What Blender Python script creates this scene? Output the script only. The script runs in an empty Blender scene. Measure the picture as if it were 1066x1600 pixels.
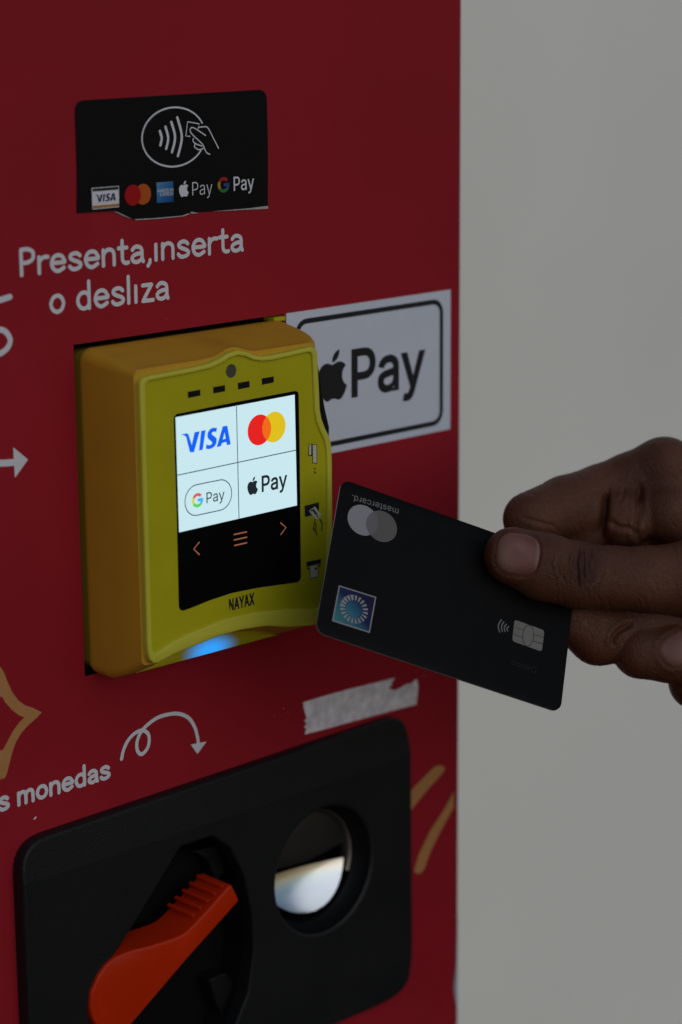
import bpy, bmesh, math
import numpy as np
from mathutils import Vector, Matrix
from mathutils.geometry import tessellate_polygon

# ------------------------------------------------------------------ camera, sky, sun, exposure
SC = bpy.context.scene
COL = SC.collection
S = 0.001                                   # everything below is in millimetres
FPX = 3641.0                                # focal length in pixels of the 1066x1600 photograph
YAW, PITCH, ROLL = 0.76216, 0.23234, -0.0081


def view_axes():
    cy, sy, cp, sp = math.cos(YAW), math.sin(YAW), math.cos(PITCH), math.sin(PITCH)
    f = np.array([sy * cp, cy * cp, -sp])
    r = np.array([cy, -sy, 0.0])
    u = np.cross(r, f)
    c, s = math.cos(ROLL), math.sin(ROLL)
    return c * r + s * u, -s * r + c * u, f


AX_R, AX_U, AX_F = view_axes()
ROT = np.array([AX_R, -AX_U, AX_F])         # world -> camera (x right, y down, z forward)
CAM = -ROT.T @ (np.array([(310 - 533) / FPX, (780 - 800) / FPX, 1.0]) * 752.0)


def at(x, y, d=0.0):
    """point of the plane d mm in front of the machine's face seen at photo position (x, y) -> (X, Z)"""
    v = ROT.T @ np.array([(x - 533) / FPX, (y - 800) / FPX, 1.0])
    p = CAM + v * ((-d - CAM[1]) / v[1])
    return (p[0], p[2])


def ats(pts, d=0.0):
    return [at(x, y, d) for x, y in pts]


cam_data = bpy.data.cameras.new('camera')
cam = bpy.data.objects.new('camera', cam_data)
COL.objects.link(cam)
M = Matrix.Identity(4)
for i in range(3):
    M[i][0], M[i][1], M[i][2], M[i][3] = AX_R[i], AX_U[i], -AX_F[i], CAM[i] * S
cam.matrix_world = M
cam_data.sensor_fit = 'VERTICAL'
cam_data.sensor_height = 36.0
cam_data.sensor_width = 24.0
cam_data.lens = FPX / 1600 * 36
cam_data.clip_start = 0.01
cam_data.clip_end = 200
cam_data.dof.use_dof = True
cam_data.dof.focus_distance = 0.738
cam_data.dof.aperture_fstop = 7.5
SC.camera = cam

SUN_DIR = Vector((-0.12, -0.88, 0.46)).normalized()      # towards the light
elev = math.asin(SUN_DIR.z)
world = bpy.data.worlds.new('World')
SC.world = world
world.use_nodes = True
wn = world.node_tree.nodes
sky = wn.new('ShaderNodeTexSky')
sky.sky_type = 'NISHITA'
sky.sun_disc = False
sky.sun_elevation = elev
sky.sun_rotation = math.atan2(SUN_DIR.x, SUN_DIR.y)
sky.dust_density = 0.3
sky.air_density = 1.3
sky.ozone_density = 3.0
wn['Background'].inputs['Strength'].default_value = 0.07
world.node_tree.links.new(sky.outputs[0], wn['Background'].inputs[0])
sun_data = bpy.data.lights.new('sun', 'SUN')
sun_data.energy = 1.3
sun_data.angle = math.radians(70)
sun_data.color = (1.0, 0.985, 0.96)
sun = bpy.data.objects.new('sun', sun_data)
COL.objects.link(sun)
sun.rotation_euler = SUN_DIR.to_track_quat('Z', 'Y').to_euler()
SC.view_settings.view_transform = 'Standard'
SC.view_settings.look = 'None'
SC.view_settings.gamma = 1
EXPOSURE = -0.92
SC.view_settings.exposure = EXPOSURE
SC.cycles.max_bounces = 8

# ------------------------------------------------------------------ materials


def srgb(r, g, b):
    f = lambda c: (c / 12.92 if c <= 0.04045 else ((c + 0.055) / 1.055) ** 2.4)
    return (f(r / 255), f(g / 255), f(b / 255))


def mat(name, base, rough=0.5, metal=0.0, spec=0.15, var=0.0, vscale=200, bump=0.0, bscale=800, coat=0.0, rvar=0.0, detail=4):
    m = bpy.data.materials.new(name)
    m.use_nodes = True
    nt = m.node_tree
    b = nt.nodes['Principled BSDF']
    b.inputs['Base Color'].default_value = (*base, 1)
    b.inputs['Roughness'].default_value = rough
    b.inputs['Metallic'].default_value = metal
    b.inputs['Specular IOR Level'].default_value = spec
    b.inputs['Coat Weight'].default_value = coat
    tc = nt.nodes.new('ShaderNodeTexCoord')
    if var or rvar:
        n = nt.nodes.new('ShaderNodeTexNoise')
        n.inputs['Scale'].default_value = vscale
        n.inputs['Detail'].default_value = detail
        nt.links.new(tc.outputs['Object'], n.inputs['Vector'])
        if var:
            r = nt.nodes.new('ShaderNodeValToRGB')
            r.color_ramp.elements[0].position = 0.3
            r.color_ramp.elements[1].position = 0.7
            r.color_ramp.elements[0].color = (*[c * (1 - var) for c in base], 1)
            r.color_ramp.elements[1].color = (*[min(1, c * (1 + var)) for c in base], 1)
            nt.links.new(n.outputs['Fac'], r.inputs['Fac'])
            nt.links.new(r.outputs['Color'], b.inputs['Base Color'])
        if rvar:
            mr = nt.nodes.new('ShaderNodeMapRange')
            mr.inputs['From Min'].default_value = 0.3
            mr.inputs['From Max'].default_value = 0.7
            mr.inputs['To Min'].default_value = rough - rvar
            mr.inputs['To Max'].default_value = rough + rvar
            nt.links.new(n.outputs['Fac'], mr.inputs['Value'])
            nt.links.new(mr.outputs['Result'], b.inputs['Roughness'])
    if bump:
        n2 = nt.nodes.new('ShaderNodeTexNoise')
        n2.inputs['Scale'].default_value = bscale
        n2.inputs['Detail'].default_value = 3
        nt.links.new(tc.outputs['Object'], n2.inputs['Vector'])
        bp = nt.nodes.new('ShaderNodeBump')
        bp.inputs['Strength'].default_value = bump
        bp.inputs['Distance'].default_value = 0.0003
        nt.links.new(n2.outputs['Fac'], bp.inputs['Height'])
        nt.links.new(bp.outputs['Normal'], b.inputs['Normal'])
    return m


def glow(name, rgb255, gain=1.0):
    """a lit screen colour: what the screen gives off so that it shows as this colour at the exposure used"""
    c = srgb(*rgb255)
    m = bpy.data.materials.new(name)
    m.use_nodes = True
    b = m.node_tree.nodes['Principled BSDF']
    b.inputs['Base Color'].default_value = (0.02, 0.02, 0.02, 1)
    b.inputs['Roughness'].default_value = 0.35
    b.inputs['Specular IOR Level'].default_value = 0.2
    b.inputs['Emission Color'].default_value = (*c, 1)
    b.inputs['Emission Strength'].default_value = gain * 2 ** (-EXPOSURE)
    return m


MT = dict(
    vinyl=mat('red vinyl wrap', (0.33, 0.0135, 0.024), 0.48, spec=0.12, var=0.09, vscale=14, bump=0.12, bscale=1500, rvar=0.05),
    print_white=mat('white print', (0.73, 0.73, 0.79), 0.45, spec=0.15, var=0.03, vscale=300),
    print_tan=mat('tan print', (0.50, 0.235, 0.085), 0.45, spec=0.15, var=0.05, vscale=120),
    wall=mat('painted plaster', (0.89, 0.88, 0.835), 0.8, spec=0.1, var=0.055, vscale=1.6, bump=0.3, bscale=60),
    black=mat('black plastic', (0.008, 0.008, 0.009), 0.45, spec=0.15),
    recess=mat('dark recess', (0.004, 0.004, 0.004), 0.8, spec=0.1),
    sticker_black=mat('black sticker', (0.0075, 0.0075, 0.0085), 0.5, spec=0.08, rvar=0.05, vscale=150),
    sticker_white=mat('white sticker', (0.68, 0.71, 0.82), 0.45, spec=0.4, var=0.02, vscale=80),
    ink=mat('black ink', (0.016, 0.017, 0.02), 0.45, spec=0.3),
    paper=mat('torn paper', (0.40, 0.385, 0.39), 0.9, var=0.25, vscale=900),
    tape=mat('paper tape', (0.78, 0.73, 0.80), 0.85, var=0.22, vscale=260, bump=0.4, bscale=700, detail=8),
    yellow=mat('yellow plastic', (0.50, 0.455, 0.012), 0.42, spec=0.15, var=0.03, vscale=90, bump=0.08, bscale=2500),
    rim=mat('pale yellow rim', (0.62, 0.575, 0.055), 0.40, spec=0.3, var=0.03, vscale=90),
    bounce_tinted=mat('amber yellow plastic', (0.61, 0.325, 0.030), 0.45, spec=0.15, var=0.04, vscale=70, bump=0.08, bscale=2500),  # housing yellow with red bounce light from the machine face mixed into the colour
    glass=mat('black glass', (0.004, 0.004, 0.0045), 0.18, spec=0.15),
    grey_dark=mat('smoked lens', (0.085, 0.08, 0.062), 0.4),
    coin=mat('textured black plastic', (0.0125, 0.0130, 0.0145), 0.40, spec=0.19, bump=0.6, bscale=1800, rvar=0.10, vscale=30),
    orange=mat('orange plastic', (0.53, 0.024, 0.0015), 0.36, spec=0.18, var=0.06, vscale=60, rvar=0.06),
    metal=mat('polished steel', (0.70, 0.73, 0.77), 0.17, metal=1.0, rvar=0.05, vscale=70),
    plate_dark=mat('dark cup plate', (0.022, 0.021, 0.020), 0.35, spec=0.5, rvar=0.08, vscale=60),
    metal_dark=mat('dark steel', (0.30, 0.275, 0.26), 0.42, metal=1.0, rvar=0.08, vscale=90),
    card=mat('matt black card', (0.0058, 0.0058, 0.0062), 0.55, spec=0.08, rvar=0.04, vscale=120),
    card_edge=mat('card edge', (0.24, 0.23, 0.23), 0.6),
    c_print=mat('silver card print', (0.20, 0.20, 0.20), 0.5),
    c_light=mat('light grey print', (0.31, 0.30, 0.33), 0.45),
    c_mid=mat('mid grey print', (0.14, 0.132, 0.126), 0.45),
    c_lens=mat('grey overlap print', (0.175, 0.168, 0.17), 0.45),
    c_faint=mat('gloss black print', (0.011, 0.011, 0.012), 0.4),
    c_word=mat('dim print', (0.185, 0.18, 0.185), 0.5),
    chip=mat('chip contacts', (0.20, 0.19, 0.175), 0.5, metal=0.4, var=0.05, vscale=400),
    chip_gap=mat('chip gap', (0.035, 0.033, 0.03), 0.6),
    visa_navy=mat('navy print', (0.018, 0.02, 0.055), 0.5),
    red=mat('red print', (0.42, 0.008, 0.012), 0.5),
    orange_print=mat('orange print', (0.50, 0.10, 0.014), 0.5),
    gold_print=mat('gold print', (0.45, 0.19, 0.055), 0.5),
    g_red=mat('logo red', (0.42, 0.025, 0.02), 0.5), g_yel=mat('logo yellow', (0.52, 0.30, 0.02), 0.5),
    g_grn=mat('logo green', (0.03, 0.20, 0.05), 0.5), g_blu=mat('logo blue', (0.04, 0.08, 0.24), 0.5),
    scr_white=glow('lit white', (200, 231, 238)), scr_ink=glow('lit ink', (18, 30, 36)), scr_line=glow('lit line', (46, 66, 76)),
    scr_blue=glow('lit blue', (0, 94, 246)), scr_red=glow('lit red', (228, 26, 22)), scr_orng=glow('lit orange', (238, 104, 16)),
    scr_yel=glow('lit yellow', (222, 190, 18)), s_gr=glow('lit g red', (216, 84, 82)), s_gy=glow('lit g yellow', (196, 214, 92)),
    s_gg=glow('lit g green', (86, 208, 90)), s_gb=glow('lit g blue', (70, 178, 240)), scr_key=glow('lit touch key', (150, 88, 62)),
    nail=mat('fingernail', (0.185, 0.085, 0.068), 0.4, spec=0.25, var=0.10, vscale=220),
    worn=mat('bare pale metal', (0.36, 0.43, 0.55), 0.6, var=0.1, vscale=80),
)


def set_gradient(m, stops, fac_builder):
    nt = m.node_tree
    r = nt.nodes.new('ShaderNodeValToRGB')
    els = r.color_ramp.elements
    while len(els) < len(stops):
        els.new(0.5)
    for e, (p, c) in zip(els, stops):
        e.position = p
        e.color = (*c, 1)
    nt.links.new(fac_builder(nt), r.inputs['Fac'])
    nt.links.new(r.outputs['Color'], nt.nodes['Principled BSDF'].inputs['Base Color'])


def axis_fac(p0, p1):
    """printed colour ramp running from point p0 to point p1 (mm, object coordinates)"""
    p0, p1 = np.array(p0) * S, np.array(p1) * S
    d = p1 - p0
    k = d / (d @ d)

    def build(nt):
        tc = nt.nodes.new('ShaderNodeTexCoord')
        dt = nt.nodes.new('ShaderNodeVectorMath')
        dt.operation = 'DOT_PRODUCT'
        dt.inputs[1].default_value = tuple(k)
        nt.links.new(tc.outputs['Object'], dt.inputs[0])
        ad = nt.nodes.new('ShaderNodeMath')
        ad.operation = 'SUBTRACT'
        ad.inputs[1].default_value = float(p0 @ k)
        nt.links.new(dt.outputs['Value'], ad.inputs[0])
        return ad.outputs[0]
    return build


# ------------------------------------------------------------------ object helpers
def tag(o, label=None, cat=None, group=None, kind=None):
    for k, v in (('label', label), ('category', cat), ('group', group), ('kind', kind)):
        if v:
            o[k] = v
    return o


class Thing:
    def __init__(self, name, label, cat, loc):
        self.loc = np.array(loc, float)
        self.o = bpy.data.objects.new(name, None)
        COL.objects.link(self.o)
        self.o.location = Vector(self.loc * S)
        self.o.empty_display_size = 0.02
        tag(self.o, label, cat)


def add(name, verts, faces, m, thing=None, parent=None, sharp=35, smooth=True, mats=None):
    """one mesh object; verts in world mm"""
    off = thing.loc if thing else np.zeros(3)
    me = bpy.data.meshes.new(name)
    v = (np.asarray(verts, float) - off) * S
    me.from_pydata(v.tolist(), [], [tuple(f) for f in faces])
    me.validate()
    me.update()
    for x in ([m] if not isinstance(m, list) else m):
        me.materials.append(MT[x] if isinstance(x, str) else x)
    if smooth:
        me.shade_smooth()
        if sharp:
            me.set_sharp_from_angle(angle=math.radians(sharp))
    if mats is not None:
        for p, k in zip(me.polygons, mats):
            p.material_index = k
    o = bpy.data.objects.new(name, me)
    COL.objects.link(o)
    o.parent = parent if parent is not None else (thing.o if thing else None)
    return o


def area(p):
    a = 0
    for i in range(len(p)):
        x0, y0 = p[i - 1]
        x1, y1 = p[i]
        a += x0 * y1 - x1 * y0
    return a / 2


def ccw(p):
    return list(p) if area(p) > 0 else list(p)[::-1]


def offset(p, d):
    """offset a ccw polygon outward by d"""
    n = len(p)
    out = []
    P = np.array(p, float)
    for i in range(n):
        a, b, c = P[i - 1], P[i], P[(i + 1) % n]
        e0, e1 = b - a, c - b
        e0 = e0 / (np.hypot(*e0) + 1e-9)
        e1 = e1 / (np.hypot(*e1) + 1e-9)
        n0, n1 = np.array([e0[1], -e0[0]]), np.array([e1[1], -e1[0]])
        m = n0 + n1
        q = m / max(m @ m / 2, 0.35)
        out.append(tuple(b + q * d))
    return out


def catmull(pts, closed=False, k=6):
    P = [np.array(p, float) for p in pts]
    n = len(P)
    out = []
    for i in range(n if closed else n - 1):
        g = (lambda j: P[j % n]) if closed else (lambda j: P[min(max(j, 0), n - 1)])
        p0, p1, p2, p3 = g(i - 1), g(i), g(i + 1), g(i + 2)
        for j in range(k):
            t = j / k
            out.append(tuple(0.5 * (2 * p1 + (p2 - p0) * t + (2 * p0 - 5 * p1 + 4 * p2 - p3) * t * t + (3 * p1 - p0 - 3 * p2 + p3) * t ** 3)))
    if not closed:
        out.append(tuple(P[-1]))
    return out


def arc(cx, cy, rx, ry, a0, a1, n=24):
    return [(cx + rx * math.cos(math.radians(a0 + (a1 - a0) * i / n)), cy + ry * math.sin(math.radians(a0 + (a1 - a0) * i / n))) for i in range(n + 1)]


def circle(cx, cy, r, n=40):
    return arc(cx, cy, r, r, 0, 360, n)[:-1]


def rrect(x0, y0, x1, y1, r, k=6):
    p = []
    for cx, cy, a in ((x1 - r, y1 - r, 0), (x0 + r, y1 - r, 90), (x0 + r, y0 + r, 180), (x1 - r, y0 + r, 270)):
        p += arc(cx, cy, r, r, a, a + 90, k)
    return p


def round_poly(p, r, k=4):
    """round the corners of a polygon"""
    P = [np.array(q, float) for q in p]
    n = len(P)
    rr = r if isinstance(r, (list, tuple)) else [r] * n
    out = []
    for i in range(n):
        a, b, c = P[i - 1], P[i], P[(i + 1) % n]
        if rr[i] <= 0:
            out.append(tuple(b))
            continue
        d0 = min(rr[i], np.hypot(*(a - b)) * 0.48)
        d1 = min(rr[i], np.hypot(*(c - b)) * 0.48)
        s, e = b + (a - b) / np.hypot(*(a - b)) * d0, b + (c - b) / np.hypot(*(c - b)) * d1
        for j in range(k + 1):
            t = j / k
            out.append(tuple(s * (1 - t) ** 2 + 2 * b * t * (1 - t) + e * t * t))
    return out


def face(d):
    """frame of the machine's face at distance d in front of it"""
    return lambda a, b, h: (a, -(d + h), b)


def tri(loops):
    """triangles of a polygon with holes -> (points, faces)"""
    pts = [q for l in loops for q in l]
    t = tessellate_polygon([[Vector((x, y, 0)) for x, y in l] for l in loops])
    fs = []
    for a, b, c in t:
        s = area([pts[a], pts[b], pts[c]])
        if abs(s) < 1e-12:
            continue
        fs.append((a, b, c) if s > 0 else (a, c, b))
    return pts, fs


def split_loops(p):
    """cut a self-crossing outline into simple loops"""
    n = len(p)
    for i in range(n):
        a, b = p[i], p[(i + 1) % n]
        for j in range(i + 2, n):
            if (j + 1) % n == i:
                continue
            c, d = p[j], p[(j + 1) % n]
            r = (b[0] - a[0], b[1] - a[1])
            s = (d[0] - c[0], d[1] - c[1])
            den = r[0] * s[1] - r[1] * s[0]
            if abs(den) < 1e-9:
                continue
            t = ((c[0] - a[0]) * s[1] - (c[1] - a[1]) * s[0]) / den
            u = ((c[0] - a[0]) * r[1] - (c[1] - a[1]) * r[0]) / den
            if 0 < t < 1 and 0 < u < 1:
                x = (a[0] + r[0] * t, a[1] + r[1] * t)
                return split_loops([x] + p[i + 1:j + 1]) + split_loops(p[:i + 1] + [x] + p[j + 1:])
    return [p]


class Print:
    """flat lettering and marks, collected into one mesh"""
    def __init__(self):
        self.v, self.f = [], []

    def poly(self, outer, holes=(), h=0.0):
        pts, fs = tri([list(outer)] + [list(x) for x in holes])
        b = len(self.v)
        self.v += [(x, y, h) for x, y in pts]
        self.f += [tuple(i + b for i in q) for q in fs]
        return self

    def stroke(self, pts, w, h=0.0, smooth=True, closed=False, rise=0.02, k=6, cap=True):
        P = catmull(pts, closed, k) if smooth else list(pts)
        if closed:
            P = P + [P[0]]
        P = np.array(P, float)
        keep = [0] + [i for i in range(1, len(P)) if np.hypot(*(P[i] - P[i - 1])) > 1e-6]
        P = P[keep]
        n = len(P)
        T = np.zeros_like(P)
        for i in range(n):
            if closed and i in (0, n - 1):
                t = P[1] - P[n - 2]
            else:
                t = P[min(i + 1, n - 1)] - P[max(i - 1, 0)]
            T[i] = t / (np.hypot(*t) + 1e-12)
        N = np.stack([-T[:, 1], T[:, 0]], 1)
        b = len(self.v)
        for i in range(n):
            hh = h + rise * i / max(n - 1, 1)
            self.v += [(*(P[i] + N[i] * w / 2), hh), (*(P[i] - N[i] * w / 2), hh)]
        for i in range(n - 1):
            self.f.append((b + 2 * i, b + 2 * i + 1, b + 2 * i + 3, b + 2 * i + 2))
        if cap and not closed:
            for i, sgn in ((0, -1), (n - 1, 1)):
                c = len(self.v)
                hh = h + rise * i / max(n - 1, 1)
                m = 8
                ring = []
                for j in range(m + 1):
                    a = math.pi * j / m
                    q = P[i] + N[i] * w / 2 * math.cos(a) + sgn * T[i] * w / 2 * math.sin(a)
                    ring.append((*q, hh))
                self.v += ring
                idx = list(range(c, c + m + 1))
                self.f.append(tuple(idx if sgn < 0 else idx[::-1]))
        return self

    def text(self, s, p0, p1, height, ref=509.0, bold=0, shear=0, h=0.0, gap=0):
        """lettering from p0 (left of baseline) to p1 (right of baseline), capitals 'height' tall"""
        p0, p1 = np.array(p0, float), np.array(p1, float)
        adv, shapes = 0, []
        for ch in s:
            if ch == ' ':
                adv += 220
                continue
            a, polys = GLYPHS[ch]
            shapes.append((adv, polys))
            adv += a + gap
        xs = [x + o for o, pl in shapes for q in pl for x, _ in q]
        lo, hi = min(xs), max(xs)
        L = np.hypot(*(p1 - p0))
        u = (p1 - p0) / L
        v = np.array([-u[1], u[0]])
        sx, sy = L / (hi - lo), height / ref
        for o, pl in shapes:
            pl = [w for q in pl for w in split_loops(list(q)) if abs(area(w)) > 30]
            big = max(pl, key=lambda q: abs(area(q)))
            sg = 1 if area(big) > 0 else -1
            outs = [q for q in pl if area(q) * sg > 0]
            ins = [q for q in pl if area(q) * sg < 0]
            for k, q in enumerate(outs):
                bx = [min(x for x, _ in q), max(x for x, _ in q)]
                by = [min(y for _, y in q), max(y for _, y in q)]
                mid = lambda w: (sum(x for x, _ in w) / len(w), sum(y for _, y in w) / len(w))
                hs = [w for w in ins if bx[0] < mid(w)[0] < bx[1] and by[0] < mid(w)[1] < by[1] and abs(area(w)) < abs(area(q))]
                A = offset(ccw(q), bold)
                H = [offset(ccw(w), -bold)[::-1] for w in hs]
                f = lambda p: tuple(p0 + u * ((p[0] + o - lo + shear * p[1]) * sx) + v * (p[1] * sy))
                self.poly([f(p) for p in A], [[f(p) for p in w] for w in H], h + 0.012 * k)
        return self

    def build(self, name, frame, m, thing=None, parent=None, h=0.12):
        v = [frame(a, b, hh + h) for a, b, hh in self.v]
        fs = self.f
        return add(name, v, fs, m, thing, parent, smooth=False)


def slab_geo(outline, holes, frame, front, back, bevel=0.5, steps=3, hole_bevel=None):
    """solid plate with rounded front edge: verts, faces"""
    outer = ccw(outline)
    V, F = [], []
    hb = bevel if hole_bevel is None else hole_bevel

    def band(loop, out, bv):
        rings = []
        for i in range(steps + 1):
            a = math.pi / 2 * i / steps
            rings.append((offset(loop, (-1 if out else 1) * bv * (1 - math.sin(a))), front - bv * (1 - math.cos(a))))
        if bv == 0:
            rings = [(loop, front)]
        rings.append((loop, back))
        base = []
        for lp, hh in rings:
            base.append(len(V))
            V.extend(frame(x, y, hh) for x, y in lp)
        n = len(loop)
        for r0, r1 in zip(base[:-1], base[1:]):
            for i in range(n):
                j = (i + 1) % n
                q = (r0 + i, r1 + i, r1 + j, r0 + j)
                F.append(q if out else q[::-1])
        return rings[0][0], base[0]
    loops, ids = [], []
    l, b0 = band(outer, True, bevel)
    loops.append(l)
    ids += [b0 + i for i in range(len(l))]
    for hl in holes:
        l, b0 = band(ccw(hl), False, hb)
        loops.append(l)
        ids += [b0 + i for i in range(len(l))]
    pts, fs = tri(loops)
    F += [tuple(ids[i] for i in q) for q in fs]
    return V, F


def slab(name, outline, frame, front, back, m, thing=None, parent=None, holes=(), bevel=0.5, steps=3, hole_bevel=None, sharp=35):
    V, F = slab_geo(outline, holes, frame, front, back, bevel, steps, hole_bevel)
    return add(name, V, F, m, thing, parent, sharp=sharp)


def loft(rings, closed=True, cap0=False, cap1=False):
    V, F = [], []
    n = len(rings[0])
    for r in rings:
        V += [tuple(p) for p in r]
    for k in range(len(rings) - 1):
        for i in range(n if closed else n - 1):
            j = (i + 1) % n
            F.append((k * n + i, k * n + j, (k + 1) * n + j, (k + 1) * n + i))
    if cap0:
        F.append(tuple(range(n))[::-1])
    if cap1:
        F.append(tuple(range((len(rings) - 1) * n, len(rings) * n)))
    return V, F


def join(*geos):
    V, F = [], []
    for v, f in geos:
        b = len(V)
        V += list(v)
        F += [tuple(i + b for i in q) for q in f]
    return V, F


def box(x0, x1, y0, y1, z0, z1):
    V = [(x, y, z) for x in (x0, x1) for y in (y0, y1) for z in (z0, z1)]
    F = [(0, 1, 3, 2), (4, 6, 7, 5), (0, 4, 5, 1), (2, 3, 7, 6), (0, 2, 6, 4), (1, 5, 7, 3)]
    return V, F


# outline of the bitten fruit mark: body and leaf, from svg-like relative curves
FRUIT_BODY = [(318.7, 268.7), 'c', (-.2, -36.7), (16.4, -64.4), (50, -84.8), 'c', (-18.8, -26.9), (-47.2, -41.7), (-84.7, -44.6),
              'c', (-35.5, -2.8), (-74.3, 20.7), (-88.5, 20.7), 'c', (-15, 0), (-49.4, -19.7), (-76.4, -19.7),
              'c', (-55.8, .9), (-115.1, 44.5), (-115.1, 133.2), 'c', (0, 26.2), (4.8, 53.27), (14.4, 81.2),
              'c', (12.8, 36.7), (59, 126.7), (107.2, 125.2), 'c', (25.2, -.6), (43, -17.9), (75.8, -17.9),
              'c', (31.8, 0), (48.3, 17.9), (76.4, 17.9), 'c', (48.6, -.7), (90.4, -82.5), (102.6, -119.3),
              'c', (-65.2, -30.7), (-61.7, -90), (-61.7, -91.9)]
FRUIT_LEAF = [(262.1, 104.5), 'c', (27.3, -32.4), (24.8, -61.9), (24, -72.5), 'c', (-24.1, 1.4), (-52, 16.4), (-67.9, 34.9),
              'c', (-17.5, 19.8), (-27.8, 44.3), (-25.6, 71.9), 'c', (26.1, 2), (49.9, -11.4), (69.5, -34.3)]


def rel_path(d, k=6):
    p = np.array(d[0], float)
    out = [tuple(p)]
    i = 1
    while i < len(d):
        c1, c2, e = (p + np.array(d[i + j], float) for j in (1, 2, 3))
        for j in range(1, k + 1):
            t = j / k
            out.append(tuple(p * (1 - t) ** 3 + 3 * c1 * t * (1 - t) ** 2 + 3 * c2 * t * t * (1 - t) + e * t ** 3))
        p = e
        i += 4
    return out[:-1]


def fruit_mark(pr, cx, cy, height, h=0.0, sx=1.0):
    s = height / 448.0
    for d in (FRUIT_BODY, FRUIT_LEAF):
        pr.poly([(cx + (x - 192) * s * sx, cy - (y - 256) * s) for x, y in rel_path(d)], h=h)
    return pr


# slanted four-letter mark, traced letter by letter (photo positions in a 4.845x enlargement from (260, 600))
VISA_PX = [
    ([(110, 381), (150, 373), (162, 376), (168, 388), (190, 462), (212, 365), (250, 357), (208, 513), (177, 518), (147, 398), (130, 388)], None),
    ([(262, 355), (295, 348), (273, 497), (245, 503)], None),
    ([(381, 332), (376, 363), (358, 360), (344, 366), (341, 378), (352, 390), (370, 401), (380, 420), (376, 450), (360, 475), (335, 489), (312, 493), (297, 489), (301, 457), (318, 463), (336, 460), (345, 448), (340, 434), (322, 421), (308, 400), (311, 367), (329, 341), (352, 330)], None),
    ([(425, 321), (459, 314), (485, 456), (457, 463), (451, 438), (419, 446), (411, 470), (379, 477)], [(439, 366), (447, 414), (425, 419)])]


def visa_mark(pr, box=None, d=25.3, h=0.0):
    loops = [(ats([(260 + x / 4.845, 600 + y / 4.845) for x, y in o], d), ats([(260 + x / 4.845, 600 + y / 4.845) for x, y in w], d) if w else None) for o, w in VISA_PX]
    if box:
        X = [x for o, _ in loops for x, _ in o]
        Z = [z for o, _ in loops for _, z in o]
        f = lambda p: (box[0] + (p[0] - min(X)) / (max(X) - min(X)) * (box[2] - box[0]), box[1] + (p[1] - min(Z)) / (max(Z) - min(Z)) * (box[3] - box[1]))
        loops = [([f(p) for p in o], [f(p) for p in w] if w else None) for o, w in loops]
    for o, w in loops:
        pr.poly(ccw(o), [ccw(w)[::-1]] if w else [], h)
    return pr


def g_mark(thing, parent, frame, cx, cy, r, mats, h):
    """four coloured arcs and a bar"""
    t = r * 0.42
    rm = r - t / 2
    for nm, a0, a1 in ((0, 40, 150), (1, 150, 212), (2, 212, 318), (3, 318, 362)):
        pr = Print().stroke(arc(cx, cy, rm, rm, a0, a1, 14), t, smooth=False, cap=False)
        if nm == 3:
            pr.poly([(cx, cy - t / 2), (cx + r, cy - t / 2), (cx + r, cy + t / 2), (cx, cy + t / 2)], h=0.03)
        pr.build('logo', frame, mats[nm], thing, parent, h=h)


# rounded stroke lettering (x-height = 1), centre lines
ROUND = {
    'P': (0.78, [[(.12, .1), (.12, 1.34)], [(.12, 1.34), (.42, 1.34), (.62, 1.2), (.65, 1.0), (.6, .82), (.42, .7), (.12, .68)]]),
    'r': (0.56, [[(.11, .1), (.11, .88)], [(.11, .6), (.2, .78), (.34, .87), (.5, .86)]]),
    'e': (0.80, [[(.12, .52), (.66, .52), (.66, .62), (.56, .82), (.39, .89), (.2, .8), (.1, .5), (.2, .2), (.4, .1), (.64, .24)]]),
    's': (0.72, [[(.57, .76), (.46, .87), (.3, .89), (.15, .8), (.15, .66), (.3, .54), (.48, .45), (.6, .32), (.54, .17), (.35, .1), (.2, .13), (.1, .25)]]),
    'n': (0.76, [[(.11, .1), (.11, .88)], [(.11, .6), (.2, .8), (.36, .89), (.53, .82), (.6, .62), (.6, .1)]]),
    'm': (1.12, [[(.11, .1), (.11, .88)], [(.11, .6), (.2, .82), (.34, .89), (.48, .82), (.53, .62), (.53, .1)], [(.53, .6), (.62, .82), (.76, .89), (.9, .82), (.95, .62), (.95, .1)]]),
    't': (0.58, [[(.23, 1.26), (.23, .4), (.27, .2), (.38, .11), (.5, .13)], [(.06, .9), (.44, .9)]]),
    'a': (0.76, [[(.12, .74), (.22, .86), (.36, .89), (.52, .8), (.57, .62), (.57, .3), (.62, .1)], [(.57, .52), (.36, .52), (.16, .43), (.1, .28), (.18, .14), (.33, .1), (.48, .17), (.57, .32)]]),
    ',': (0.34, [[(.18, .12), (.17, .0), (.08, -.16)]]),
    'i': (0.34, [[(.13, .1), (.13, .88)]]),
    'l': (0.34, [[(.13, .1), (.13, 1.4)]]),
    'd': (0.80, [[(.62, .1), (.62, 1.4)], [(.62, .66), (.54, .82), (.38, .89), (.2, .8), (.1, .5), (.2, .2), (.38, .1), (.54, .18), (.62, .34)]]),
    'z': (0.70, [[(.12, .88), (.54, .88)], [(.54, .88), (.12, .1)], [(.12, .1), (.6, .1)]]),
    'o': (0.80, [[(.38, .1), (.2, .2), (.1, .5), (.2, .8), (.38, .89), (.56, .8), (.66, .5), (.56, .2), (.38, .1)]]),
    ' ': (0.40, []),
}
SHARP_GLYPHS = 'z'


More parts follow.
